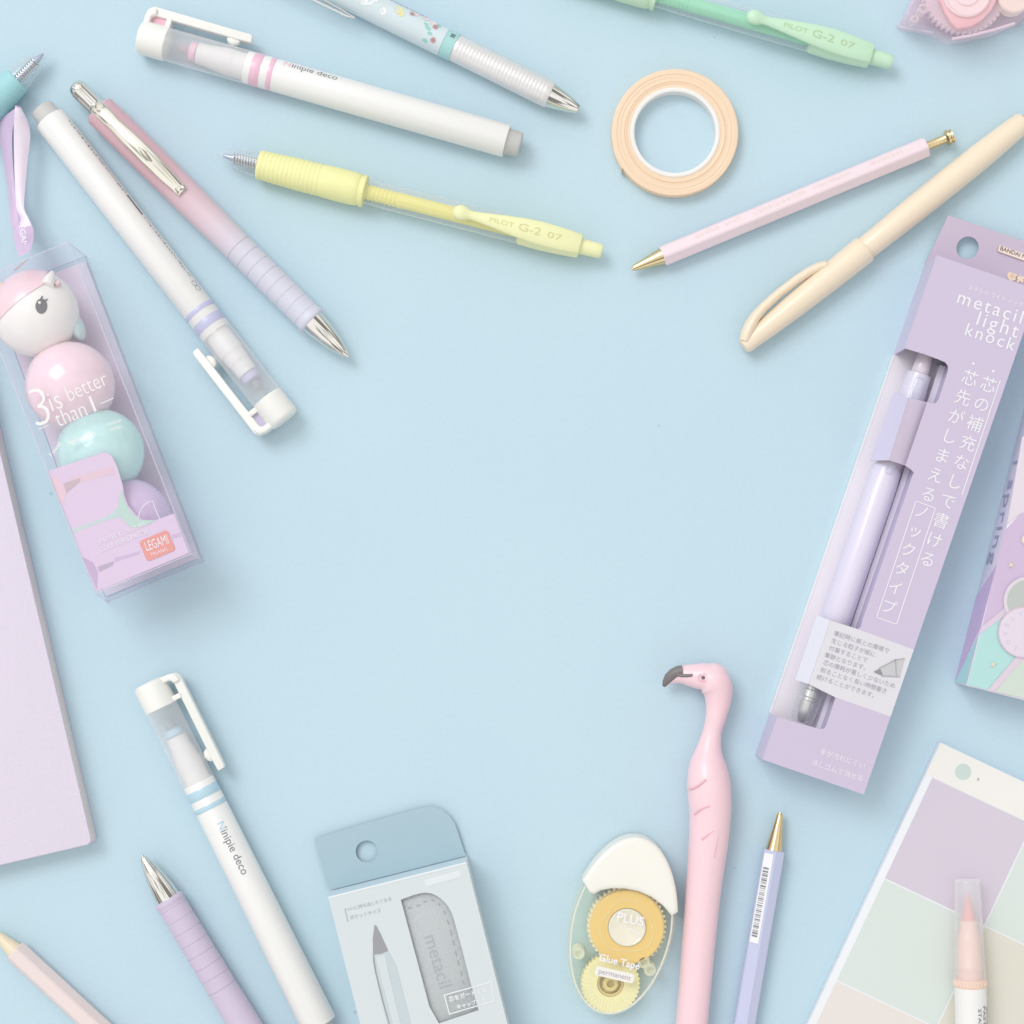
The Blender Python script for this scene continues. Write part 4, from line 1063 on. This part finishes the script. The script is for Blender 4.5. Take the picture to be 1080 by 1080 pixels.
# ---------------------------------------------------------------- brush pen on the card
def brush_pen():
    r = 16.8
    T, L = pen('brush_pen', 'white brush pen with peach nib under a clear cap, lying on the pastel card', 'brush pen', (1020.5, 927), (1025, 1100), r, None, CARD_H + 0.3)
    zc = r
    pe = (250, 216, 204)
    T.part('barrel', Shape().lathe([(106, 14), (113.6, 15.8), (114.6, 16.6), (300, 17)], zc), M['white'])
    T.part('collar', Shape().lathe([(105, 15.6), (106, 16.8), (112.6, 16.9), (113.8, 16)], zc), mat('peach_collar', (248, 216, 198), 0.4))
    kn = Shape()
    for i in range(26):
        a = 2 * PI * i / 26; kn.tube([(106.5, 16.9 * math.sin(a), zc + 16.9 * math.cos(a)), (112, 16.9 * math.sin(a + .12), zc + 16.9 * math.cos(a + .12))], 0.7, seg=6)
    T.part('collar_ribs', kn, mat('peach_rib', (250, 226, 212), 0.4))
    cap = T.part('clear_cap', Shape().lathe([(0, 10.8), (0.8, 12.2), (2.5, 12.8), (40, 14.2), (104, 16.2), (106, 16.2)], zc, caps=(True, False)), M['frost'])
    T.part('brush_nib', Shape().lathe([(15, 0.5), (20, 2), (32, 4.6), (44, 7)], zc, seg=32), mat('coral_nib', (244, 180, 176), 0.7))
    T.part('nib_holder', Shape().lathe([(43, 6), (44, 8.6), (46, 8.8), (56, 9.6), (60, 11.6), (64, 12.2), (91, 12.6), (92, 13.4), (94, 13.4), (95, 12.8), (106, 13)], zc), mat('peach_holder', pe, 0.4, coat=0.2))
    for k, (tx, x0, ln) in enumerate((('BRUSH', 134, 24), ('PASTEL', 132, 30), ('STAMP COL', 134, 46))):
        V, F = glyphs(tx, 6.5, 0.012, 1.0, 1.2)
        xm = min(v[0] for v in V); kk = ln / (max(v[0] for v in V) - xm); P = []
        for x, y in V:
            ph = math.radians(62 - k * 22) + y * 0.85 / 17
            P.append((x0 + (x - xm) * kk, 16.95 * math.sin(ph), zc + 16.95 * math.cos(ph)))
        T.part('lettering', Shape().add(P, F), M['ink_grey'])
brush_pen()

# ---------------------------------------------------------------- pale pocket pack bottom centre
def pocket_pack():
    h = 48
    bl = G(346, 946, h); d = G(492, 909, h) - bl
    T = Thing('hanging_pack', 'pale grey hanging pack with blue header and grey leather pocket at the bottom edge', 'pack', (bl.x, bl.y), math.atan2(d.y, d.x))
    W_ = d.length; LN = 260
    mw = mat('pale_grey_card', (220, 227, 230), 0.5, vary=0.006)
    # front panel with a window for the pocket
    win = T.qs([(422.7, 949), (436, 944), (443, 942.2), (449, 941.4), (454.5, 942.2), (460, 944.4), (465, 947.8), (469.5, 952), (473, 956.6), (475.7, 961.3), (477.6, 966.2), (479, 970.5), (487.5, 1002), (496.7, 1038), (504.8, 1065.5), (463, 1079.5), (453, 1062), (442, 1021), (431, 980)], h)
    V = []; F = []
    outer = [(0, 0), (W_, 0), (W_, -LN), (0, -LN)]
    # keyhole polygon: outer ring joined with window by a seam
    bm = bmesh.new()
    ov = [bm.verts.new((x, y, 0)) for x, y in outer]; iv = [bm.verts.new((x, y, 0)) for x, y in win]
    oe = [bm.edges.new((ov[i], ov[(i + 1) % 4])) for i in range(4)]; ie = [bm.edges.new((iv[i], iv[(i + 1) % len(iv)])) for i in range(len(iv))]
    bmesh.ops.triangle_fill(bm, edges=oe + ie, use_beauty=True)
    bm.verts.index_update(); bm.faces.ensure_lookup_table()
    vv = [tuple(v.co) for v in bm.verts]; n = len(vv)
    ff = [tuple(v.index for v in f.verts) for f in bm.faces]
    bm.free()
    sh = Shape().add([(x, y, h) for x, y, _ in vv] + [(x, y, h - 2) for x, y, _ in vv], ff + [tuple(n + i for i in reversed(f)) for f in ff])
    no, nw = 4, len(win)
    for i in range(no): sh.f.append((i, (i + 1) % no, n + (i + 1) % no, n + i)); sh.mi.append(0)
    for i in range(nw): a, b = no + i, no + (i + 1) % nw; sh.f.append((a, b, n + b, n + a)); sh.mi.append(0)
    fr = T.part('front_panel', sh, mw, smooth=20)
    T.part('back_panel', Shape().box(0, W_, -LN, 0, 0.3, 2), mw)
    T.part('left_side', Shape().box(0, 1.4, -LN, 0, 2, h - 2), mw)
    T.part('right_side', Shape().box(W_ - 1.4, W_, -LN, 0, 2, h - 2), mw)
    mt = mat('light_blue_fold', (214, 232, 241), 0.4)
    T.part('top_end', Shape().box(1.4, W_ - 1.4, -1.4, 0, 2, h - 2), mt)
    # fold line, its highlight painted as a white strip
    T.part('fold_edge', Shape().box(0, W_, -1.6, 0, h + .05, h + .35), mat('fold_highlight', (240, 246, 250), 0.4), fr)
    # header
    zf = 6
    pts = T.qs([(331.5, 884.5), (388, 867.5), (446.7, 851.2), (456, 850.5), (466, 853.5), (474, 860), (480, 869), (485, 884), (489.5, 898)], zf)
    pts = [(pts[0][0], pts[0][1])] + pts[1:]
    hc = T.q(386.7, 898, zf)
    yb = 0.6
    ou = [(pts[0][0] + 2, yb), ] + [(W_ - 0.5, yb)] + pts[::-1]
    bm = bmesh.new()
    ov = [bm.verts.new((x, y, 0)) for x, y in ou]
    iv = [bm.verts.new((hc.x + 11.5 * math.cos(2 * PI * i / 36), hc.y + 11.5 * math.sin(2 * PI * i / 36), 0)) for i in range(36)]
    oe = [bm.edges.new((ov[i], ov[(i + 1) % len(ov)])) for i in range(len(ov))]; ie = [bm.edges.new((iv[i], iv[(i + 1) % 36])) for i in range(36)]
    bmesh.ops.triangle_fill(bm, edges=oe + ie, use_beauty=True)
    bm.verts.index_update()
    vv = [tuple(v.co) for v in bm.verts]; n = len(vv); ff = [tuple(v.index for v in f.verts) for f in bm.faces]; bm.free()
    sh = Shape().add([(x, y, zf) for x, y, _ in vv] + [(x, y, zf - 1.6) for x, y, _ in vv], ff + [tuple(n + i for i in reversed(f)) for f in ff])
    no = len(ou)
    for i in range(no): sh.f.append((i, (i + 1) % no, n + (i + 1) % no, n + i)); sh.mi.append(0)
    for i in range(36): a, b = no + i, no + (i + 1) % 36; sh.f.append((a, b, n + b, n + a)); sh.mi.append(0)
    hd = T.part('header', sh, mat('dusty_blue_card', (173, 199, 211), 0.4, coat=0.15), smooth=20)
    # pocket inside
    pk = [(419, 944), (449, 936), (462, 938), (474, 948), (482, 962), (512, 1071), (466, 1085), (450, 1085)]
    pc = T.part('leather_pocket', Shape().prism(T.qs(pk, 43), 20, 43), mat('grey_leather', (210, 211, 210), 0.6, bump=1.0, bscale=1400, vary=0.06, vscale=1200), bevel=1.5)
    st = Shape()
    for a, b in (((430, 958), (434, 957)), ((439, 955.5), (443, 954.5)), ((447, 951.5), (450, 950.5)), ((455, 949), (458, 950)), ((462, 953), (464, 955)), ((468, 961), (469.5, 964)), ((471.5, 970), (473, 975)), ((474.5, 981), (476, 986)), ((477.5, 992), (479, 997)), ((480, 1003), (481.5, 1008)), ((482.5, 1013), (484, 1018)), ((485.5, 1024), (487, 1029)), ((488, 1034), (489, 1038))):
        st.tube([T.q(*a, 43.3), T.q(*b, 43.3)], 0.7, seg=6)
    T.part('stitching', st, mat('stitch_thread', (190, 191, 194), 0.7), pc)
    T.text('metacil', 461.5, 1014, 43, 16, 73, mat('embossed_grey', (186, 189, 191), 0.5), pc, fit=56, name='embossed_lettering', lift=0.3)
    # printed pencil drawing
    gr = mat('pencil_grey', (162, 162, 167), 0.5); pb = mat('pencil_pale', (203, 214, 219), 0.45); ph = mat('pencil_light', (217, 225, 228), 0.45)
    pr = T.plate([(395, 975.5), (397, 976.5), (402, 986), (409.6, 1002.8), (402, 1006), (393.4, 1007), (393.2, 990)], h, gr, fr, name='pencil_tip_print')
    T.plate([(393.4, 1007), (402, 1006), (409.6, 1002.8), (417.8, 1018), (424, 1042), (440, 1105), (414, 1108), (403, 1056), (395.7, 1026), (393.6, 1014)], h, pb, fr, name='pencil_body_print')
    T.plate([(396.5, 1009), (406, 1006.5), (409, 1022), (425, 1090), (418, 1092), (400, 1024)], h, ph, fr, name='pencil_body_print', lift=0.35)
    T.plate([(393.4, 1007), (394.6, 1006.9), (395.2, 1014), (397.2, 1026), (404.5, 1056), (412, 1083), (411, 1083), (403, 1056), (395.7, 1026), (393.6, 1014)], h, gr, fr, name='pencil_body_print', lift=0.35)
    lg = mat('fine_grey_print', (182, 188, 194), 0.6)
    T.text('ついに持ち出したくなる', 389, 954, h, 6, -14, lg, fr, fit=48)
    T.text('ポケットサイズ', 385.5, 964.5, h, 6, -14, lg, fr, fit=33)
    T.plate([(363.3, 958.5), (364.3, 958.3), (367.5, 972), (366.5, 972.4)], h, lg, fr, name='rule_line')
    # small white maker tag, outlined box with two rows
    wt = mat('white_ink', (243, 246, 248), 0.5)
    T.plate([(447, 928), (484.5, 918), (486.5, 924.5), (449.5, 935)], h, mat('faint_tag', (231, 237, 239), 0.5), fr, name='maker_tag')
    bx = [(468.5, 1049.5), (518, 1035.5), (521, 1055.5), (474, 1069.5)]
    ln = Shape()
    for i in range(4):
        a, b = T.q(*bx[i], h), T.q(*bx[(i + 1) % 4], h); d_ = (b - a).normalized(); n_ = Vector((-d_.y, d_.x, 0)) * 0.55
        ln.prism([tuple((a - d_ * .5 + n_)[:2]), tuple((b + d_ * .5 + n_)[:2]), tuple((b + d_ * .5 - n_)[:2]), tuple((a - d_ * .5 - n_)[:2])], h + .1 + i * .02, h + .5 + i * .02)
    T.part('outline_print', ln, wt, fr)
    film = [T.q(470, 1051, h), T.q(504, 1041, h), T.q(507, 1059, h), T.q(475, 1068, h)]
    T.text('芯をガードする', 493.5, 1049, h, 7, -15.5, wt, fr, fit=40, weight=0.025)
    T.text('キャップつき', 497, 1058.5, h, 7, -15.5, wt, fr, fit=30, weight=0.025)
    zwin = Shape().prism(win, h - 1.6, h - 1.2)
    T.part('window_film', zwin, clear('window_film', milk=0.04, edge=0.1, gloss=0.3), fr)
pocket_pack()

# ---------------------------------------------------------------- clear box with stacked highlighters
def clear_box():
    h = 88
    c = G(60, 470, 0)
    T = Thing('clear_gift_box', 'clear plastic box with silver lettering, lilac card sleeve and purple ribbon at the left side', 'box', (c.x, c.y), math.radians(22.7))
    F_ = [(-29, 297), (71.5, 255), (201.5, 584), (101, 626)]        # front face corners in the photo
    B_ = [(-8, 309), (90, 270), (214.5, 592), (112.5, 634.5)]       # foot corners
    top = [T.q(*p, h) for p in F_]; bot = [T.q(*p, 0.4) for p in B_]
    film = clear('clear_box_film', tint=(253, 252, 254), milk=0.05, edge=0.12, gloss=0.5, milkcol=(245, 240, 250), rough=0.08)
    T.part('film_shell', Shape().solid(bot, top), film, smooth=10)
    eg = Shape()
    for ring in (top, bot):
        for i in range(4): eg.tube([ring[i], ring[(i + 1) % 4]], 0.5, seg=6)
    for i in range(4): eg.tube([top[i], bot[i]], 0.5, seg=6)
    T.part('folded_edges', eg, clear('edge_film', milk=0.5, milkcol=(236, 232, 242)))
    lerp = lambda a, b, t: a + (b - a) * t
    # backing card on the floor of the box
    bc = [lerp(bot[i], (bot[0] + bot[1] + bot[2] + bot[3]) / 4, 0.03) for i in range(4)]
    T.part('backing_card', Shape().prism([tuple(p[:2]) for p in bc], 1.0, 2.2), mat('mauve_card', (228, 218, 234), 0.6))
    # slot and tab at the top
    sl = T.plate([(14, 285), (30, 272.5), (29, 274.5), (16, 286)], h, mat('slot_shadow', (196, 172, 168), 0.6), name='hang_slot')
    # sleeve
    z = h - 1.2
    lil = mat('lilac_sleeve', (228, 208, 231), 0.45, coat=0.2, vary=0.03, vscale=25)
    sleeve = [(50, 497), (80, 487), (108, 477), (113, 477.5), (118, 481), (123, 491), (129, 510), (131, 522), (135, 533), (143, 543), (152, 549), (163, 549), (183.5, 541.5), (199.5, 583), (101.5, 624)]
    sv = T.part('card_sleeve', Shape().prism(T.qs(sleeve, z), z - 1, z), lil)
    def patch(nm, c_, pts, lift): T.plate(pts, z, mat(nm, c_, 0.45, coat=0.2), sv, name=nm, lift=lift, t=0.12)
    patch('pink_print', (238, 206, 216), [(53, 500), (62, 506), (70, 520), (66, 533), (61, 524)], 0.02)
    patch('rose_print', (232, 204, 216), [(72, 504), (119, 492), (122, 500), (80, 510)], 0.02)
    patch('beige_print', (206, 184, 188), [(67, 510), (85, 504), (84, 508), (70, 520)], 0.18)
    patch('mint_print', (200, 222, 216), [(75, 559), (110, 546), (117, 542), (128, 531), (133, 534), (130, 546), (118, 547), (111, 549), (77, 562)], 0.02)
    patch('mint_ring', (194, 224, 212), [(129, 517), (132, 530), (139, 542), (149, 548.5), (164, 548.5), (157, 553), (146, 556), (138, 556), (131, 549), (126, 539), (125, 527)], 0.35)
    patch('violet_stripe', (212, 190, 220), [(120, 589), (148, 581), (148, 584), (121, 593)], 0.02)
    patch('violet_stripe', (212, 190, 220), [(181, 564), (190, 562), (191, 566), (182, 568)], 0.02)
    patch('corner_print', (204, 178, 212), [(86.5, 587), (98, 593), (103, 602), (102.5, 622)], 0.02)
    patch('grey_print', (188, 178, 196), [(103, 598), (120, 592), (119, 596), (105, 603)], 0.18)
    T.part('arc_print', Shape().tube([T.q(*p, z + .6) for p in ((146, 548), (147, 541), (150, 535), (155, 530), (161, 528), (163, 535), (166, 542), (168.5, 547))], 0.5, seg=6), M['white_print'])
    q_ = T.q(166, 575.5, z)
    a = T.ang
    lp = [(q_.x + x, q_.y + y) for x, y in rrect(-15.5, 15.5, -11, 11, 3)]
    lr = T.part('maker_badge', Shape().prism(lp, z + .2, z + .7), mat('coral_badge', (240, 160, 150), 0.45), sv)
    T.text('LEGAMI', 165.5, 573, z, 8, -19, M['white_print'], lr, fit=24, weight=0.0, lift=0.95, sy=1.9)
    T.text('MILANO', 168, 582, z, 4, -19, M['white_print'], lr, fit=17, lift=0.95)
    T.text('PASTEL COLOURS', 129, 562, z, 6, -22, M['white_print'], sv, fit=50, weight=0.005, name='sleeve_lettering', lift=0.8)
    T.text('COULEURS PASTEL', 131.5, 570, z, 6, -22, M['white_print'], sv, fit=54, weight=0.005, name='sleeve_lettering', lift=0.8)
    # silver writing on the front film
    sv_ = mat('silver_foil', (240, 238, 236), 0.3, metal=0.3)
    T.text('3', 43, 431, h, 34, -14, sv_, fit=16, name='silver_lettering', sy=1.15, weight=-0.018)
    T.text('is', 58, 423, h, 19, -20, sv_, fit=12, name='silver_lettering', sy=1.2, weight=-0.012)
    T.text('better', 91, 408, h, 21, -24, sv_, fit=43, name='silver_lettering', sy=1.3, weight=-0.012)
    T.text('than', 75, 437, h, 19, -22, sv_, fit=32, name='silver_lettering', sy=1.25, weight=-0.012)
    T.text('1', 98, 427, h, 24, -22, sv_, name='silver_lettering')
    for a_, b_ in (((106, 426), (120, 420)), ((40.5, 453), (52, 448.5))):
        p, q2 = T.q(*a_, h), T.q(*b_, h); T.part('silver_dash', Shape().tube([p + Vector((0, 0, .4)), q2 + Vector((0, 0, .4))], 0.6, seg=6), sv_)
    sm = Shape(); random.seed(4)
    for (x, y, ang, tx, ft) in ((58, 474, -52, '3 pastel', 17), (86, 462, -22, 'highlighters', 30), (120, 446, -18, 'COLOR SET', 17), (122, 452, -18, 'PASTEL', 12)):
        V, F = glyphs(tx, 6, 0.01)
        w = max(v[0] for v in V) - min(v[0] for v in V); k = ft / w
        cc = T.q(x, y, h); a2 = -math.radians(ang) - T.ang
        sm.add([(cc.x + px * k * math.cos(a2) - py * k * math.sin(a2), cc.y + px * k * math.sin(a2) + py * k * math.cos(a2), h + .4) for px, py in V], F)
    T.part('small_silver_lettering', sm, sv_)
    # ---- highlighter stack inside
    zc = 44
    cen = [(38, 331), (74, 407), (106, 477), (136, 549)]
    g0 = G(60, 470, 0)
    U = Thing('stacked_highlighter', 'round white unicorn head on pink, mint and violet balls inside the clear box', 'highlighter', (g0.x, g0.y, 2.6), T.ang)
    zz = zc
    ball = lambda p, r_, **k: Shape().sphere(U.q(p[0], p[1], zz), r_, **k)
    sq = (1, 1, 0.86)
    U.part('violet_ball', ball(cen[3], 43.5, sz=sq), mat('violet_gloss', (228, 206, 238), 0.22, coat=0.6))
    U.part('mint_ball', ball(cen[2], 45, sz=sq), mat('mint_gloss', (206, 244, 240), 0.22, coat=0.6))
    U.part('pink_ball', ball(cen[1], 46, sz=sq), mat('pink_gloss', (255, 228, 236), 0.22, coat=0.6))
    hd = U.part('head', ball((37.5, 331), 44.5, sz=(1, 1, 0.88)), mat('ivory_gloss', (255, 253, 247), 0.3, coat=0.4, vary=0.004))
    # mane: cap of a slightly larger sphere, cut by a slanted plane
    mc_ = U.q(37.5, 331, zz)
    bm = bmesh.new()
    bmesh.ops.create_uvsphere(bm, u_segments=64, v_segments=40, radius=45.6)
    for v in bm.verts: v.co.z *= 0.88
    p0 = U.q(0, 336, zz + 30); p1 = U.q(47, 299, zz + 30)
    dd = (p1 - p0); nn = Vector((dd.y, -dd.x, 0)).normalized()
    co = p0 - mc_; co.z = 0
    bmesh.ops.bisect_plane(bm, geom=bm.verts[:] + bm.edges[:] + bm.faces[:], plane_co=co, plane_no=nn, clear_outer=True)
    p2 = U.q(47, 299, zz + 30) - mc_; p3 = U.q(45, 286, zz + 30) - mc_
    d2 = (p3 - p2); n2 = Vector((d2.y, -d2.x, 0)).normalized(); p2.z = 0
    bmesh.ops.bisect_plane(bm, geom=bm.verts[:] + bm.edges[:] + bm.faces[:], plane_co=p2, plane_no=n2, clear_outer=True)
    ed = [e for e in bm.edges if e.is_boundary]
    bmesh.ops.holes_fill(bm, edges=ed)
    sh = Shape()
    bm.verts.index_update()
    sh.add([tuple(v.co + mc_) for v in bm.verts], [tuple(v.index for v in f.verts) for f in bm.faces]); bm.free()
    U.part('mane', sh, mat('mane_pink', (255, 224, 230), 0.3, coat=0.4), hd, smooth=40)
    def on_head(px, py, lift=0.4):
        # point on the head seen at that photo position
        z_ = zz + 30
        for _ in range(8):
            p = U.q(px, py, z_); dx, dy = p.x - mc_.x, p.y - mc_.y
            z_ = zz + 0.88 * math.sqrt(max(0, 44.5 ** 2 - dx * dx - dy * dy))
        p = U.q(px, py, z_); n_ = Vector((dx, dy, (z_ - zz) / 0.88 ** 2)).normalized()
        return p + n_ * lift
    U.part('ear', Shape().loft([(0, 0, 0, 0, 0)]) if False else Shape().tube([on_head(50, 301, 0), on_head(51.5, 296, 3), on_head(53.5, 291.5, 4.5)], [6.6, 5.4, 2.4], seg=20), mat('ivory_gloss', (255, 253, 247), 0.3, coat=0.4), hd)
    U.part('ear_lining', Shape().tube([on_head(58, 301, 0), on_head(60, 300, 2), on_head(62.5, 301, 1)], [3.5, 3.6, 2], seg=16), mat('ear_pink', (246, 214, 216), 0.4), hd)
    V = [on_head(43.6 + 6.2 * math.cos(2 * PI * i / 28), 323 + 8.0 * math.sin(2 * PI * i / 28)) for i in range(28)]
    ey = U.part('eye', Shape().add(V + [on_head(43.6, 323, 0.9)], [(i, (i + 1) % 28, 28) for i in range(28)]), mat('eye_dark', (122, 122, 122), 0.35), hd)
    for a_, b_ in (((43, 316), (44.5, 312.6)), ((46.5, 317.5), (50, 315.8))):
        U.part('eyelash', Shape().tube([on_head(*a_, .5), on_head(*b_, .5)], 0.8, seg=8), mat('eye_dark', (128, 128, 128), 0.35), ey)
    U.part('eye_glint', Shape().sphere(on_head(41.8, 319.4, 0.8), 1.7, seg=14, rings=8), M['white'], ey)
    U.part('mint_mane', Shape().sphere(U.q(80, 344, zz - 8), 15, sz=(0.55, 1.1, 1.0)), mat('mint_mane', (216, 240, 237), 0.35, coat=0.3), hd)
    U.part('horn', Shape().tube([U.q(3, 305, zz + 6), U.q(-4, 301, zz + 6), U.q(-14, 294, zz + 6)], [7, 5, 2], seg=20), mat('horn_yellow', (246, 230, 196), 0.35), hd)
    # ---- ribbon loop
    g1 = G(20, 190, 0)
    R = Thing('ribbon', 'pale purple satin ribbon loop tied to the top of the clear box', 'ribbon', (g1.x, g1.y), 0)
    sat = mat('satin_ribbon', (250, 236, 252), 0.3, sheen=0.4, coat=0.2, bump=0.5, bscale=420, vary=0.03, vscale=120)
    def ribbon(rows, m):
        sh = Shape(); V = []; F = []
        n = len(rows[0])
        for k in range(len(rows[0][0:1]) and len(rows)): V += [R.q(*p) for p in rows[k]]
        W2 = n
        for k in range(len(rows) - 1):
            for j in range(n - 1): F.append((k * W2 + j, k * W2 + j + 1, (k + 1) * W2 + j + 1, (k + 1) * W2 + j))
        return sh.add(V, F)
    def interp(keys, m=6):
        # keys: (left x,y,z, right x,y,z)
        rows = []
        K = [Vector(k) for k in [list(k) for k in keys]]
        for i in range(len(K) - 1):
            p0, p1, p2, p3 = K[max(i - 1, 0)], K[i], K[i + 1], K[min(i + 2, len(K) - 1)]
            for s_ in range(m):
                t = s_ / m
                v = 0.5 * ((2 * p1) + (p2 - p0) * t + (2 * p0 - 5 * p1 + 4 * p2 - p3) * t * t + (3 * p1 - p0 - 3 * p2 + p3) * t ** 3)
                rows.append([(v[0] + (v[3] - v[0]) * u, v[1] + (v[4] - v[1]) * u, v[2] + (v[5] - v[2]) * u + 2.2 * math.sin(PI * u)) for u in (0, .25, .5, .75, 1)])
        v = K[-1]; rows.append([(v[0] + (v[3] - v[0]) * u, v[1] + (v[4] - v[1]) * u, v[2] + (v[5] - v[2]) * u) for u in (0, .25, .5, .75, 1)])
        return rows
    o1 = R.part('ribbon_band', ribbon(interp([(16, 112, 30, 22, 113, 26), (15, 125, 36, 29, 128, 24), (14.5, 145, 34, 32, 144, 24), (15, 170, 30, 29, 172, 24), (16, 200, 28, 26.5, 200, 26), (17.5, 220, 28, 25.5, 219, 30), (22, 232, 30, 30, 230, 34), (15, 242, 34, 34, 239, 36)]), sat), sat, smooth=80)
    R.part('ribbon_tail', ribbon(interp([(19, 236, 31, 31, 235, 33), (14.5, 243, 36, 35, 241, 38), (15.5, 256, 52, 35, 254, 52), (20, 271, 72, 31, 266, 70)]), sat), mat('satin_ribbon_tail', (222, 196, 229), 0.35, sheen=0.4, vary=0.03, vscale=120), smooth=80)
    o2 = R.part('ribbon_band', ribbon(interp([(21, 112, 29, 16, 111, 30), (12, 117, 22, 16, 124, 30), (-2, 130, 12, 13, 140, 22), (0, 150, 10, 13, 160, 20), (4, 175, 10, 14, 178, 18), (8, 200, 12, 16, 202, 18), (10, 218, 18, 20, 218, 22), (11, 232, 24, 24, 234, 26), (14, 242, 28, 28, 242, 30)]), sat), mat('satin_ribbon_shaded', (216, 193, 224), 0.4, sheen=0.4, vary=0.03, vscale=120), smooth=80)  # same satin painted darker on the rear band as shading
    R.text('EGAM', 24.5, 249, 57, 9, 80, M['white_print'], o1, fit=22, name='ribbon_lettering', lift=1)
clear_box()

# ---------------------------------------------------------------- light, world, camera
w = bpy.data.worlds.new('World'); scene.world = w; w.use_nodes = True
nt = w.node_tree; N, L = nt.nodes, nt.links
N.clear()
wo = N.new('ShaderNodeOutputWorld'); bg = N.new('ShaderNodeBackground'); L.new(bg.outputs[0], wo.inputs[0])
tc = N.new('ShaderNodeTexCoord'); sx = N.new('ShaderNodeSeparateXYZ'); L.new(tc.outputs['Generated'], sx.inputs[0])
cr = N.new('ShaderNodeValToRGB'); L.new(sx.outputs[2], cr.inputs[0])
e = cr.color_ramp.elements
e[0].position = 0.02; e[0].color = (0.64, 0.63, 0.61, 1)
e[1].position = 0.55; e[1].color = (1.0, 1.0, 0.985, 1)
x_ = e.new(0.25); x_.color = (0.86, 0.855, 0.84, 1)
wn = N.new('ShaderNodeTexNoise'); wn.inputs['Scale'].default_value = 3.2; wn.inputs['Detail'].default_value = 1.0
L.new(tc.outputs['Generated'], wn.inputs['Vector'])
wr = N.new('ShaderNodeValToRGB'); L.new(wn.outputs['Fac'], wr.inputs[0])
wr.color_ramp.elements[0].position = 0.40; wr.color_ramp.elements[0].color = (0.30, 0.29, 0.28, 1)
wr.color_ramp.elements[1].position = 0.50; wr.color_ramp.elements[1].color = (1.24, 1.24, 1.24, 1)
wm = N.new('ShaderNodeMix'); wm.data_type = 'RGBA'; wm.blend_type = 'MULTIPLY'; wm.inputs[0].default_value = 1.0
L.new(cr.outputs[0], wm.inputs[6]); L.new(wr.outputs[0], wm.inputs[7])
L.new(wm.outputs[2], bg.inputs[0]); bg.inputs[1].default_value = 0.93

def area(name, loc, size, power, color=(1, 1, 1), target=(0, 0, 0)):
    l = bpy.data.lights.new(name, 'AREA'); l.shape = 'SQUARE'; l.size = size; l.energy = power; l.color = color
    o = bpy.data.objects.new(name, l); COL.objects.link(o); o.location = loc
    o.rotation_euler = (Vector(target) - Vector(loc)).to_track_quat('-Z', 'Y').to_euler()
    return o
area('window_light', (-1.32, 1.4, 2.4), 1.4, 39.0, (0.97, 0.985, 1.0))

cam = bpy.data.cameras.new('Camera'); co = bpy.data.objects.new('Camera', cam); COL.objects.link(co)
cam.sensor_width = 36; cam.lens = 36 * H / 1080; cam.clip_start = 0.01; cam.clip_end = 50
cam.shift_y = (VY - 540) / 1080.0
co.location = ((VX - 540) * S, (540 - VY) * S, H * S)
scene.camera = co
scene.view_settings.view_transform = 'Standard'; scene.view_settings.look = 'None'
scene.view_settings.exposure = 0; scene.view_settings.gamma = 1; scene.view_settings.use_curve_mapping = False
scene.cycles.transparent_max_bounces = 24; scene.cycles.max_bounces = 10
scene.cycles.use_denoising = True
